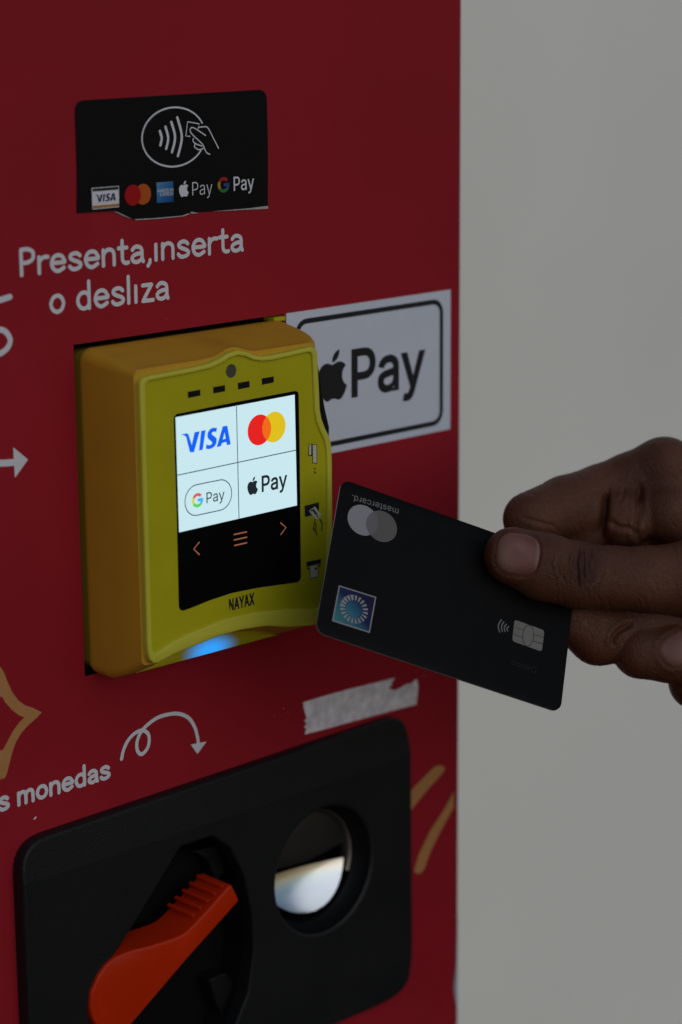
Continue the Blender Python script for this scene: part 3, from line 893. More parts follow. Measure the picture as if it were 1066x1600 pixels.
def ring(d):
    xl, xr, zb_, zt_, r, bump, arch_ = prof_at(d, HT)
    p = []
    p += arc(xr - r, zt_ - r, r, r, 0, 90, 6)
    n = 30
    for i in range(1, n):
        x = xr - r + (xl - xr + 2 * r) * i / n
        p.append((x, zt_ + bump * math.exp(-((x - TC) / 5.5) ** 2)))
    p += arc(xl + r, zt_ - r, r, r, 90, 180, 6)
    for i in range(1, 8):
        p.append((xl, zt_ - r + (zb_ - zt_ + 2 * r) * i / 8))
    p += arc(xl + r, zb_ + r, r, r, 180, 270, 6)
    n = 40
    for i in range(1, n):
        x = xl + r + (xr - xl - 2 * r) * i / n
        u = (x - TC) / 30.5
        p.append((x, zb_ + (arch_ * (1 - u * u) if abs(u) < 1 else 0)))
    p += arc(xr - r, zb_ + r, r, r, 270, 360, 6)
    for i in range(1, 8):
        p.append((xr, zb_ + r + (zt_ - zb_ - 2 * r) * i / 8))
    return [(x, -d, z) for x, z in p]


ds = [-8, -1, 0, 1, 2, 3, 5, 7.6, 8.6, 10.5, 13, 15, 17, 18.5, 20, 21, 22, 22.8, 23.4]
V, F = loft([ring(d) for d in ds], cap1=True)
add('housing', V, [f[::-1] for f in F], 'bounce_tinted', pt, sharp=40)
# little lug of the mounting frame in the top right corner of the cut-out
V, F = box(33.0, 37.9, -1.2, 4, 54.2, 55.5)
add('mounting_lug', V, F, 'yellow', pt, smooth=False)

D0 = 26.0
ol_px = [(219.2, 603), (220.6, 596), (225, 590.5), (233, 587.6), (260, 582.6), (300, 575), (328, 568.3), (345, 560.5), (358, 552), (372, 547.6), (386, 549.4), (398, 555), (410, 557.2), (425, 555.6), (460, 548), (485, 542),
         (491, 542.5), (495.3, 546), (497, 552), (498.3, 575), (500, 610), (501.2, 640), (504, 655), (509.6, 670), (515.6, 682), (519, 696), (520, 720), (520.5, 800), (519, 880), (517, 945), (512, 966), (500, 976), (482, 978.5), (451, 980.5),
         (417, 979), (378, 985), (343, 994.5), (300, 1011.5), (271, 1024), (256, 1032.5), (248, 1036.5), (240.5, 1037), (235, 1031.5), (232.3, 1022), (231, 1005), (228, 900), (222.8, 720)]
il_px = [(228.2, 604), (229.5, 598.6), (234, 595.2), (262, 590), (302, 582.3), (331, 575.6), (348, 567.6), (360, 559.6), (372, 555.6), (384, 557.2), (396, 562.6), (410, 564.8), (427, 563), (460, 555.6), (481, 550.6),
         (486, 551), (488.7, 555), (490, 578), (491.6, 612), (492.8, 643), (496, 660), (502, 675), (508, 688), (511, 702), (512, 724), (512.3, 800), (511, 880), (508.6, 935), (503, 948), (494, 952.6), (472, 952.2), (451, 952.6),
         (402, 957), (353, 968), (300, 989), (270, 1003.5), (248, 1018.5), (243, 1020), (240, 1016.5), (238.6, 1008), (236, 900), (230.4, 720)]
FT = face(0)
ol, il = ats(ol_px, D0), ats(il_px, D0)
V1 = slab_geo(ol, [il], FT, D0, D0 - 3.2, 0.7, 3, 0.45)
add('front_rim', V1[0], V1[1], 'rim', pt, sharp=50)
face_o = offset(ccw(ats(il_px, D0 - .8)), 0.35)
fc = slab('front_cover', face_o, FT, D0 - .85, D0 - 3.0, 'yellow', pt, bevel=0.12, steps=1)
DS = D0 - .85
# smoked sensor window, four lamp slots, maker's lettering, three pictograms
c = at(361.3, 579.5, DS)
slab('sensor_window', circle(c[0], c[1], 2.15, 28), FT, DS + .12, DS - 1, 'grey_dark', pt, bevel=.1, steps=1)
for q in ([(293.4, 612.2), (313, 608.6), (313.4, 618.2), (293.8, 622)], [(333, 605), (351.6, 601.6), (352, 611.4), (333.4, 615)], [(371.6, 598.4), (390, 595), (390.4, 605), (372, 608.6)], [(409, 591.4), (427.6, 588), (428, 597.6), (409.4, 601.4)]):
    slab('lamp_slot', ccw(ats(q, DS)), FT, DS + .06, DS - 1, 'black', pt, bevel=.04, steps=1)
Print().text('NAYAX', at(358.6, 954, DS), at(397, 943.6, DS), 3.55, bold=30, gap=34).build('lettering', FT, 'ink', pt, h=DS + .06)
z6 = lambda pts: ats([(440 + x / 6.15, 660 + y / 6.15) for x, y in pts], DS)
MT['icon_pale'] = mat('pale icon print', (0.62, 0.60, 0.44), 0.5)
ic = Print().poly(ccw(z6([(262, 204), (340, 212), (342, 398), (296, 392), (294, 325), (254, 320)]))).build('swipe_icon', FT, 'ink', pt, h=DS + .05)
pr = Print().poly(ccw(z6([(298, 214), (334, 218), (336, 390), (302, 385)])), h=0)
pr.poly(ccw(z6([(266, 210), (284, 212), (284, 314), (262, 312)])), h=0)
pr.build('card_shape', FT, 'icon_pale', pt, ic, h=DS + .09)
Print().poly(ccw(z6([(310, 440), (332, 436), (322, 456)]))).poly(ccw(z6([(306, 470), (334, 476), (322, 494)]))).build('chevron', FT, 'ink', pt, ic, h=DS + .07)
ic = Print().poly(ccw(z6([(220, 802), (358, 766), (362, 872), (226, 910)]))).build('tap_icon', FT, 'ink', pt, h=DS + .05)
Print().poly(ccw(z6([(262, 850), (320, 808), (386, 890), (330, 938)]))).build('card_shape', FT, 'icon_pale', pt, ic, h=DS + .09)
pr = Print()
for k, q in enumerate(([(326, 930), (312, 985), (306, 1020), (330, 1050), (340, 1085)], [(322, 960), (330, 1000), (322, 1030)], [(366, 930), (388, 970), (384, 1040)], [(300, 835), (330, 870), (345, 905)], [(276, 850), (300, 845), (325, 880)])):
    pr.stroke(z6(q), .34, .015 * k)
pr.build('hand_shape', FT, 'ink', pt, ic, h=DS + .12)
ic = Print().poly(ccw(z6([(240, 1340), (378, 1312), (380, 1352), (240, 1388)]))).poly(ccw(z6([(246, 1398), (374, 1362), (372, 1384), (250, 1412)])), h=.01).build('insert_icon', FT, 'ink', pt, h=DS + .05)
ca = Print().poly(ccw(z6([(270, 1384), (350, 1372), (350, 1482), (274, 1500)]))).build('card_shape', FT, 'icon_pale', pt, ic, h=DS + .09)
pr = Print().stroke(z6([(270, 1400), (274, 1500), (350, 1482), (350, 1380)]), .22, smooth=False)
pr.poly(ccw(z6([(316, 1396), (338, 1391), (338, 1412), (316, 1417)])), h=.02)
pr.build('card_outline', FT, 'ink', pt, ic, h=DS + .12)

# screen: black glass, lit picture, touch keys
zs3 = lambda pts, d=DS: ats([(260 + x / 4.845, 600 + y / 4.845) for x, y in pts], d)
sc_px = [(272.4, 656), (273, 651.6), (276, 648), (360, 631), (461, 611.8), (465, 613), (466, 617.5), (467.5, 700), (468.6, 800), (469.6, 900), (468.6, 905.4), (465, 908.8), (435, 913), (400, 918), (363, 925.5), (328, 937), (300, 948.4), (287, 953), (282.4, 952.4), (280.4, 947), (277, 800)]
scr = slab('screen', offset(ccw(ats(sc_px, DS)), .22), FT, DS + .10, DS - 2, 'glass', pt, bevel=.08, steps=1)
DD = DS + .12
disp = Print().poly(ccw(zs3([(68, 252), (970, 80), (988, 918), (95, 1123)]))).build('display', FT, 'scr_white', pt, scr, h=DD)
pr = Print().stroke(zs3([(529, 168), (548, 1018)]), .31, smooth=False, cap=False)
pr.stroke(zs3([(82, 690), (978, 500)]), .31, .03, smooth=False, cap=False)
pr.build('divider', FT, 'scr_line', pt, scr, h=DD + .03)
pr = visa_mark(Print(), None, DS)
pr.build('lettering', FT, 'scr_blue', pt, scr, h=DD + .05)
c1, c2 = zs3([(702, 347)])[0], zs3([(812, 325)])[0]
rz = abs(zs3([(702, 231)])[0][1] - zs3([(702, 463)])[0][1]) / 2
rx = c1[0] - zs3([(613, 362)])[0][0]
E1, E2 = arc(c1[0], c1[1], rx, rz, 0, 360, 44)[:-1], arc(c2[0], c2[1], rx, rz, 0, 360, 44)[:-1]
lg = Print().poly(E1).build('disc_logo', FT, 'scr_red', pt, scr, h=DD + .05)
Print().poly(E2).build('disc_logo', FT, 'scr_yel', pt, scr, h=DD + .08)
ins = lambda p, c: ((p[0] - c[0]) / rx) ** 2 + ((p[1] - c[1]) / rz) ** 2 <= 1.0005
lens = [p for p in E1 if ins(p, c2)] + [p for p in E2 if ins(p, c1)]
mx, my = np.mean(lens, axis=0)
lens.sort(key=lambda p: math.atan2(p[1] - my, p[0] - mx))
Print().poly(lens).build('disc_overlap', FT, 'scr_orng', pt, scr, h=DD + .11)
pc = zs3([(317, 859)])[0]
hw = (zs3([(493, 820)])[0][0] - zs3([(140, 895)])[0][0]) / 2
hh = abs(zs3([(317, 747)])[0][1] - zs3([(317, 978)])[0][1]) / 2
Print().stroke(rrect(pc[0] - hw, pc[1] - hh, pc[0] + hw, pc[1] + hh, hh * .99, 10), .32, smooth=False, closed=True).build('pill_frame', FT, 'scr_line', pt, scr, h=DD + .05)
c = zs3([(234, 879)])[0]
g_mark(pt, scr, FT, c[0], c[1], 2.25, [MT[k] for k in ('s_gr', 's_gy', 's_gg', 's_gb')], DD + .05)
Print().text('Pay', zs3([(302, 902)])[0], zs3([(438, 874)])[0], 3.35, bold=4).build('lettering', FT, 'scr_line', pt, scr, h=DD + .05)
top, bot = zs3([(660, 702)])[0], zs3([(655, 838)])[0]
c = zs3([(651, 770)])[0]
fruit_mark(Print(), c[0], c[1], top[1] - bot[1], sx=.92).build('fruit_logo', FT, 'scr_ink', pt, scr, h=DD + .05)
Print().text('Pay', zs3([(722, 815)])[0], zs3([(910, 777)])[0], 5.0, bold=15).build('lettering', FT, 'scr_ink', pt, scr, h=DD + .05)
z9 = lambda pts: ats([(260 + x / 4.845, 780 + y / 4.845) for x, y in pts], DS)
Print().stroke(z9([(247, 326), (206, 376), (247, 418)]), .42, smooth=False).build('touch_key', FT, 'scr_key', pt, scr, h=DD)
Print().stroke(z9([(864, 178), (904, 214), (866, 266)]), .36, smooth=False).build('touch_key', FT, 'scr_key', pt, scr, h=DD)
pr = Print()
for k, q in enumerate(([(512, 267), (605, 247)], [(513, 308), (607, 287)], [(515, 350), (607, 329)])):
    pr.stroke(z9(q), .42, smooth=False)
pr.build('touch_key', FT, 'scr_key', pt, scr, h=DD)
# dark wall of the swipe slot on the right side
slab('swipe_slot', ccw(ats([(492, 556), (497.4, 570), (500.6, 590), (504, 615), (508.6, 640), (515, 668), (514, 700), (500, 700), (494, 640)], 22)), FT, 22, 14, 'black', pt, bevel=.3)
# protruding lower lip with the blue lamp shining through its middle
lipx = [TC - 30 + 60 * i / 40 for i in range(41)]
V, F = [], []
for x in lipx:
    u = (x - TC) / 30.5
    zt_ = -49 + 5.5 * (1 - u * u)
    for k in range(5):
        t = k / 4
        V.append((x, -(9.1 + .7 * math.sin(math.pi * t) - .8 * t), -48.95 + (zt_ + 48.95) * t))
for i in range(40):
    for k in range(4):
        F.append((i * 5 + k, (i + 1) * 5 + k, (i + 1) * 5 + k + 1, i * 5 + k + 1))
lip_m = mat('lip yellow plastic', (0.50, 0.455, 0.012), 0.40, spec=0.4)
nt = lip_m.node_tree
tc = nt.nodes.new('ShaderNodeTexCoord')
mp = nt.nodes.new('ShaderNodeVectorMath')
mp.operation = 'MULTIPLY_ADD'
ctr = np.array([TC + .6, 0, -48.0]) - pt.loc
ctr[1] = 0
mp.inputs[1].default_value = (1 / (13.2 * S), 0, 1 / (6.3 * S))
mp.inputs[2].default_value = (-ctr[0] / 13.2, 0, -ctr[2] / 6.3)
nt.links.new(tc.outputs['Object'], mp.inputs[0])
ln = nt.nodes.new('ShaderNodeVectorMath')
ln.operation = 'LENGTH'
nt.links.new(mp.outputs[0], ln.inputs[0])
rp = nt.nodes.new('ShaderNodeValToRGB')
rp.color_ramp.interpolation = 'EASE'
rp.color_ramp.elements[0].position = 0.12
rp.color_ramp.elements[0].color = (1, 1, 1, 1)
rp.color_ramp.elements[1].position = 1.0
rp.color_ramp.elements[1].color = (0, 0, 0, 1)
nt.links.new(ln.outputs['Value'], rp.inputs['Fac'])
ml = nt.nodes.new('ShaderNodeMath')
ml.operation = 'MULTIPLY'
ml.inputs[1].default_value = 1.0 * 2 ** (-EXPOSURE)
nt.links.new(rp.outputs['Color'], ml.inputs[0])
b = nt.nodes['Principled BSDF']
mxn = nt.nodes.new('ShaderNodeMix')
mxn.data_type = 'RGBA'
mxn.inputs[6].default_value = (0.50, 0.455, 0.012, 1)
mxn.inputs[7].default_value = (0.02, 0.04, 0.06, 1)
nt.links.new(rp.outputs['Color'], mxn.inputs[0])
nt.links.new(mxn.outputs[2], b.inputs['Base Color'])
b.inputs['Emission Color'].default_value = (*srgb(48, 160, 255), 1)
nt.links.new(ml.outputs[0], b.inputs['Emission Strength'])
add('indicator_light', V, F, lip_m, pt, sharp=60)

# ------------------------------------------------------------------ coin panel
cp = Thing('coin_panel', 'black plastic coin panel with orange return lever and round steel coin cup', 'coin mechanism', (5, 0, -205))
DP = 5.5
L, Rr, T, Bm = -78.6, 92.6, -93.2, -201.0
ol = round_poly([(L, T - 2.6), (Rr - 2.2, T), (Rr, T - 12), (Rr + .6, Bm + 16), (Rr - .8, Bm), (L, Bm)], [11, 9, 3, 4, 16, 11], 7)
hole_c = (49.3, -140.2)
sector = round_poly([(-41, -140), (-15.3, -113.6), (-1.5, -113.8), (6, -120), (12, -132), (15.2, -147), (15.6, -160), (12.5, -175), (4, -189), (-12, -196), (-34, -193), (-47, -172), (-54.2, -166), (-55.4, -158), (-52.6, -150.6), (-46, -144.2)], .8, 3)
V, F = slab_geo(ol, [circle(*hole_c, 23.4, 56), sector], FT, DP, 0.1, 1.1, 4, 0.9)
bm = bmesh.new()
vs = [bm.verts.new(v) for v in V]
for f in F:
    try:
        bm.faces.new([vs[i] for i in f])
    except ValueError:
        pass
for zc in (-108.6, -186.6):
    bmesh.ops.bisect_plane(bm, geom=bm.verts[:] + bm.edges[:] + bm.faces[:], plane_co=(0, 0, zc), plane_no=(0, 0, 1))
for v in bm.verts:
    if v.co.y < -2:
        if v.co.z > -108.5:
            v.co.y += (v.co.z + 108.6) * .10
        elif v.co.z < -186.7:
            v.co.y += (-186.6 - v.co.z) * .07
me = bpy.data.meshes.new('faceplate')
off = Vector(cp.loc)
for v in bm.verts:
    v.co = (v.co - off) * S
bm.to_mesh(me)
bm.free()
me.materials.append(MT['coin'])
me.shade_smooth()
me.set_sharp_from_angle(angle=math.radians(4.5))
plate = bpy.data.objects.new('faceplate', me)
COL.objects.link(plate)
plate.parent = cp.o
# dark inside of the machine behind the panel
V, F = box(PX0 + .5, PX1 - .5, 20, 24, PZ0 + .5, PZ1 - .5)
add('back_plate', V, F, 'recess', cp, smooth=False)
# pocket behind the lever
pk = offset(ccw(sector), .4)
V, F = loft([[(x, -3.0, z) for x, z in pk], [(x, 9.0, z) for x, z in offset(pk, -1.5)]], cap1=True)
add('lever_pocket', V, F, 'recess', cp, sharp=40)
# lever
z6b = lambda pts, d: ats([(130 + x / 3.948, 1280 + y / 3.948) for x, y in pts], d)
DL = 12.0
lv_px = [(915, 398), (966, 502), (640, 868), (310, 1258), (250, 1330), (170, 1360), (100, 1300), (62, 1240), (44, 1170), (50, 1075), (100, 960), (145, 900), (192, 858), (240, 833), (300, 810), (420, 782), (540, 745), (600, 722), (640, 698), (700, 638), (780, 552)]
def lever_d(px_):
    """the lever leans: its tip stands further out than its hub"""
    t = min(1, max(0, (700 - px_) / 500))
    return DL - 5.2 * t * t * (3 - 2 * t)


lo = round_poly([z6b([q], lever_d(q[0]))[0] for q in lv_px], [1.3, 1.3] + [1.0] * 19, 4)
LX0, LX1 = z6b([(700, 640)], DL)[0][0], z6b([(200, 1100)], DL - 5.2)[0][0]


def FL(x, z, h):
    t = min(1, max(0, (x - LX0) / (LX1 - LX0)))
    return (x, -(h - 5.2 * t * t * (3 - 2 * t)), z)


lev = slab('lever', lo, FL, DL, -2.5, 'orange', cp, bevel=.8, steps=4, sharp=40)
# shallow dish of the hub
hc = z6b([(205, 1110)], DL - 5.2)[0]
V, F = [], []
nr, na = 8, 40
for i in range(nr + 1):
    r = 8.4 * (1 - i / nr)
    for j in range(na):
        a = 2 * math.pi * j / na
        V.append((hc[0] + r * math.cos(a), -(DL - 5.2 + .08 + .22 * math.sin(math.pi * min(1, (i / nr) * 2.0)) ** 2 * (1 if i / nr < .5 else 0) - .15 * max(0, (i / nr) - .45)), hc[1] + r * math.sin(a)))
for i in range(nr):
    for j in range(na):
        k = (j + 1) % na
        F.append((i * na + j, i * na + k, (i + 1) * na + k, (i + 1) * na + j))
add('hub_dish', V, F, 'orange', cp, lev, sharp=70)
# ribs across the thumb side of the lever
edge = z6b([(895, 405), (700, 600)], DL)
e0, e1 = np.array(edge[0]), np.array(edge[1])
u = (e1 - e0) / np.hypot(*(e1 - e0))
nrm = np.array([u[1], -u[0]])
if nrm[1] < 0:
    nrm = -nrm
for k in range(5):
    c = e0 + (e1 - e0) * (0.08 + 0.23 * k)
    q = [c - u * .7 - nrm * .4, c + u * .7 - nrm * .4, c + u * .5 + nrm * .2, c - u * .5 + nrm * .2]
    slab('grip_rib', ccw([tuple(w) for w in q]), FT, DL - 1.6, -2.5, 'orange', cp, lev, bevel=.25, steps=2)
# little posts at the bottom of the pocket
for q, dd in (([(326, 1532), (352, 1520), (372, 1540), (366, 1566), (350, 1590), (338, 1568)], -2.5), ([(300, 1330), (338, 1322), (352, 1362), (338, 1380), (325, 1345)], -3)):
    slab('stop_post', ccw(round_poly(ats(q, dd), .6)), FT, dd, -8.5, 'black', cp, bevel=.5)
# coin cup: sloping black throat, steel ring, dark upper plate, bright scoop
ccx, ccz = hole_c
ringp = lambda r, y, n=56: [(ccx + r * math.cos(2 * math.pi * i / n), y, ccz + r * math.sin(2 * math.pi * i / n)) for i in range(n)]
V, F = loft([ringp(23.8, -3.2), ringp(22.6, 0.5), ringp(21.0, 2.2), ringp(20.6, 14)], cap1=True)
add('cup_throat', V, F, 'black', cp, sharp=40)
prof = [(19.9, 4.5), (20.4, 2.6), (19.9, 1.8), (19.1, 1.9), (18.6, 2.8), (18.4, 6)]
arcp = lambda r, y, n=44: [(ccx + r * math.cos(math.radians(-22 + 160 * i / n)), y, ccz + r * math.sin(math.radians(-22 + 160 * i / n))) for i in range(n + 1)]
V, F = loft([arcp(r, y) for r, y in prof], closed=False)
add('cup_ring', V, F, 'metal_dark', cp, sharp=60)
lip = [(23.55 + .38 * math.cos(t), -4.75 + .38 * math.sin(t)) for t in [2 * math.pi * k / 8 for k in range(9)]]
V, F = loft([ringp(r, y, 64) for r, y in lip])
add('cup_lip', V, F, 'plate_dark', cp, sharp=0)
V, F = [], []
up = [p for p in arc(ccx, ccz, 18.7, 18.7, 8, 172, 30)]
slab('upper_plate', up + [(ccx - 12, ccz + 1.2), (ccx, ccz + .4), (ccx + 10, ccz + 1.4)], FT, -4.0, -6, 'plate_dark', cp, bevel=.6)
nu, nv = 28, 18
V, F = [], []
for j in range(nv + 1):
    t = j / nv
    z = -2.8 - 15.0 * t
    half = math.sqrt(max(0.01, 17.9 ** 2 - z * z))
    for i in range(nu + 1):
        s = -1 + 2 * i / nu
        x = s * half
        dish = 6.4 - 2.0 * t - 2.5 * t * t - .15 * x + 1.7 * (1 - s * s) * (half / 17.9) ** 2
        V.append((ccx + x, dish, ccz + z))
for j in range(nv):
    for i in range(nu):
        F.append((j * (nu + 1) + i, (j + 1) * (nu + 1) + i, (j + 1) * (nu + 1) + i + 1, j * (nu + 1) + i + 1))
add('coin_scoop', V, F, 'metal', cp, sharp=0)

# ------------------------------------------------------------------ bank card
CR = np.array([[0.90204352, -0.14989719, -0.40478183], [0.31389064, 0.87150584, 0.37676282], [0.29629404, -0.46691369, 0.83318752]])
CT = np.array([0.287937868, -10.5024440, 736.505130])
to_world = lambda p: CAM + ROT.T @ np.asarray(p, float)      # camera mm -> world mm
CN = -CR[:, 2]                                               # towards the viewer


def card_uv(x, y):
    d = np.array([(x - 533) / FPX, (y - 800) / FPX, 1.0])
    t = (CN @ CT) / (CN @ d)
    q = CR.T @ (d * t - CT)
    return (q[0], -q[1])


CO = to_world(CT)
CU, CV, CW = ROT.T @ CR[:, 0], -(ROT.T @ CR[:, 1]), ROT.T @ CN
FC = lambda a, b, h: tuple(CO + CU * a + CV * b + CW * h)
cus = lambda pts: [card_uv(x, y) for x, y in pts]
cc = FC(42.8, -54, 0)
cd = Thing('bank_card', 'matt black bank card with grey discs and blue sunburst emblem held between thumb and fingers', 'bank card', cc)
V, F = slab_geo(rrect(0, -53.98, 85.6, 0, 3.3, 8), [], FC, 0.0, -0.76, 0.10, 2)
nf = len(rrect(0, -53.98, 85.6, 0, 3.3, 8))
V2 = [FC(x, y, -0.76) for x, y in rrect(0, -53.98, 85.6, 0, 3.3, 8)]
b0 = len(V)
V += V2
F.append(tuple(range(b0, b0 + nf))[::-1])
idx = [1 if 2 * nf <= k < 3 * nf else 0 for k in range(len(F))]
add('body', V, F, ['card', 'card_edge'], cd, sharp=30, mats=idx)
k5 = lambda pts: cus([(500 + x / 5.33, 740 + y / 5.33) for x, y in pts])
k6 = lambda pts: cus([(760 + x / 6.6625, 940 + y / 6.6625) for x, y in pts])
c1, c2 = k5([(357, 388)])[0], k5([(513, 440)])[0]
ra = 5.25
Print().poly(circle(*c1, ra, 48)).build('disc', FC, 'c_light', cd, h=.05)
Print().poly(circle(*c2, ra, 48)).build('disc', FC, 'c_mid', cd, h=.09)
E1, E2 = circle(*c1, ra, 72), circle(*c2, ra, 72)
ins = lambda p, c: math.hypot(p[0] - c[0], p[1] - c[1]) <= ra * 1.0005
lens = [p for p in E1 if ins(p, c2)] + [p for p in E2 if ins(p, c1)]
mx, my = np.mean(lens, axis=0)
lens.sort(key=lambda p: math.atan2(p[1] - my, p[0] - mx))
Print().poly(lens).build('disc_overlap', FC, 'c_lens', cd, h=.13)
pr = Print().stroke(E2, .14, smooth=False, closed=True).stroke(arc(*c1, ra, ra, -62, 62, 24), .12, .02, smooth=False)
pr.build('disc_outline', FC, 'c_print', cd, h=.16)
Print().text('mastercard.', k5([(656, 296)])[0], k5([(268, 176)])[0], 2.15, bold=6, gap=12).build('lettering', FC, 'c_word', cd, h=.05)
Print().text('Débito', k6([(520, 688)])[0], k6([(262, 610)])[0], 1.9, bold=4).build('lettering', FC, 'c_faint', cd, h=.04)
# emblem
sq = k5([(158, 930), (470, 1028), (415, 1328), (100, 1228)])
em = Print().poly(ccw(sq)).build('emblem', FC, 'c_light', cd, h=.05)
sq_in = offset(ccw(sq), -.42)
cs_ = np.mean(sq, axis=0)
MT['emblem_blue'] = mat('emblem blue', (.02, .03, .12), 0.45)
pA, pB = np.array(FC(*k5([(150, 1230)])[0], 0)) - cd.loc, np.array(FC(*k5([(400, 1040)])[0], 0)) - cd.loc
set_gradient(MT['emblem_blue'], [(0.0, (0.05, 0.22, 0.23)), (.33, (0.022, 0.12, 0.19)), (.55, (0.008, 0.016, 0.085)), (1, (0.010, 0.007, 0.045))], axis_fac(pA, pB))
Print().poly(sq_in).build('emblem_field', FC, 'emblem_blue', cd, em, h=.08)
MT['emblem_disc'] = mat('emblem disc', (.02, .03, .12), 0.45)
set_gradient(MT['emblem_disc'], [(0.25, (0.06, 0.24, 0.25)), (.5, (0.025, 0.13, 0.22)), (.75, (0.008, 0.035, 0.13))], axis_fac(pA, pB))
ec = k5([(283, 1130)])[0]
Print().poly(circle(*ec, 2.75, 32)).build('emblem_disc', FC, 'emblem_disc', cd, em, h=.11)
nray = 20
for k in range(nray):
    a = 2 * math.pi * k / nray
    w = .088 if not (100 < math.degrees(a) < 185) else .125
    r0, r1 = 2.95, 4.75
    q = [(ec[0] + r * math.cos(a + s), ec[1] + r * math.sin(a + s)) for r, s in ((r0, -w * .75), (r1, -w), (r1, w), (r0, w * .75))]
    Print().poly(q).build('ray', FC, 'c_light', cd, em, h=.11)
# chip
cq = k6([(292, 186), (606, 300), (578, 522), (268, 412)])
chip = slab('chip', round_poly(cq, 1.1, 4), FC, .09, -.3, 'chip', cd, bevel=.05, steps=1)
pr = Print()
for k, q in enumerate(([(296, 268), (388, 300)], [(286, 342), (376, 374)], [(490, 342), (596, 372)], [(486, 412), (588, 442)])):
    pr.stroke(k6(q), .17, .01 * k, smooth=False, cap=False)
pr.stroke(k6([(440, 244), (478, 272), (490, 330), (482, 410), (440, 462), (412, 460)]), .17, .04)
pr.stroke(k6([(440, 244), (404, 266), (386, 310), (376, 372)]), .17, .05)
pr.stroke(k6([(376, 374), (392, 440), (412, 462)]), .17, .07)
pr.build('contact_line', FC, 'chip_gap', cd, chip, h=.11)
pr = Print()
for q in ([(155, 190), (124, 252), (138, 318)], [(182, 212), (158, 258), (166, 312)], [(208, 236), (187, 270), (194, 312)], [(232, 260), (213, 282), (223, 306)]):
    pr.stroke(k6(q), .42)
pr.build('contactless_icon', FC, 'c_word', cd, h=.05)

# ------------------------------------------------------------------ hand
def card_depth(x, y):
    d = np.array([(x - 533) / FPX, (y - 800) / FPX, 1.0])
    return float((CN @ CT) / (CN @ d))


def hp(x, y, dz):
    """point seen at photo position (x, y), dz behind the card's plane (the plane is followed only as far as the card reaches)"""
    z = card_depth(min(x, 950) + max(0, min(x, 1100) - 950) * .35, min(max(y, 780), 1000)) + dz
    return np.array([(x - 533) / FPX * z, (y - 800) / FPX * z, z])


MMPX = 742.0 / FPX


def chain(*pts):
    return [(hp(x, y, dz), r * MMPX) for x, y, dz, r in pts]


THUMB = chain((801, 869, -7.2, 45.5), (850, 886, -8.6, 53), (903, 899, -9.6, 52.5), (955, 903, -9.2, 50.5), (1010, 905, -8.0, 52), (1080, 905, -6, 62), (1180, 915, 4, 95))
INDEX = chain((829, 811, 9.0, 45), (885, 795, 10.0, 54), (940, 776, 9.5, 53), (985, 757, 8.0, 52), (1038, 738, 6.0, 57))
INDEX2 = chain((1038, 738, 6.0, 57), (1090, 770, 14, 62), (1150, 815, 22, 70))
FILL = chain((880, 835, 15, 34), (960, 838, 15, 42), (1090, 842, 18, 54))
PADI = chain((972, 802, 2.6, 40), (976, 822, 3.2, 38))
PADJ = chain((1042, 800, 3.0, 54), (1078, 812, 5.0, 58))
MIDA = chain((888, 962, 9.5, 40), (935, 992, 9.0, 47), (1000, 985, 9.0, 49), (1080, 975, 12, 56))
MIDB = chain((1000, 1019, 4.5, 43), (1048, 1022, 3.5, 45), (1105, 1032, 6.0, 48))
PINK = chain((1088, 1066, 10, 45), (1150, 1060, 14, 50))
PALM = chain((1120, 880, 24, 120), (1210, 930, 26, 150), (1330, 960, 26, 130), (1440, 985, 26, 128))
PALM2 = chain((1110, 960, 22, 90), (1210, 960, 24, 120))


def sd_chain(P, ch, zs=1.0, k=1.2):
    D = None
    for (a, ra), (b, rb) in zip(ch[:-1], ch[1:]):
        ab = (b - a).astype(np.float32)
        sc = np.array([1, 1, zs], np.float32)
        ab_s = ab * sc
        pa = [(P[i] - np.float32(a[i])) * sc[i] for i in range(3)]
        t = (pa[0] * ab_s[0] + pa[1] * ab_s[1] + pa[2] * ab_s[2]) / np.float32(ab_s @ ab_s)
        np.clip(t, 0, 1, out=t)
        q = (pa[0] - t * ab_s[0]) ** 2 + (pa[1] - t * ab_s[1]) ** 2 + (pa[2] - t * ab_s[2]) ** 2
        d = np.sqrt(q) - (np.float32(ra) + t * np.float32(rb - ra))
        D = d if D is None else smin(D, d, k)
    return D


def smin(a, b, k):
    if k <= 0:
        return np.minimum(a, b)
    h = np.maximum(np.float32(k) - np.abs(a - b), 0) / np.float32(k)
    return np.minimum(a, b) - h * h * np.float32(k * .25)


def card_sides(P):
    q = [P[i] - np.float32(CT[i]) for i in range(3)]
    h = q[0] * np.float32(CN[0]) + q[1] * np.float32(CN[1]) + q[2] * np.float32(CN[2])
    u = sum(q[i] * np.float32(CR[i, 0]) for i in range(3))
    v = sum(q[i] * np.float32(CR[i, 1]) for i in range(3))
    return h, (u < 85.9) & (v < 54.3) & (v > -.3)


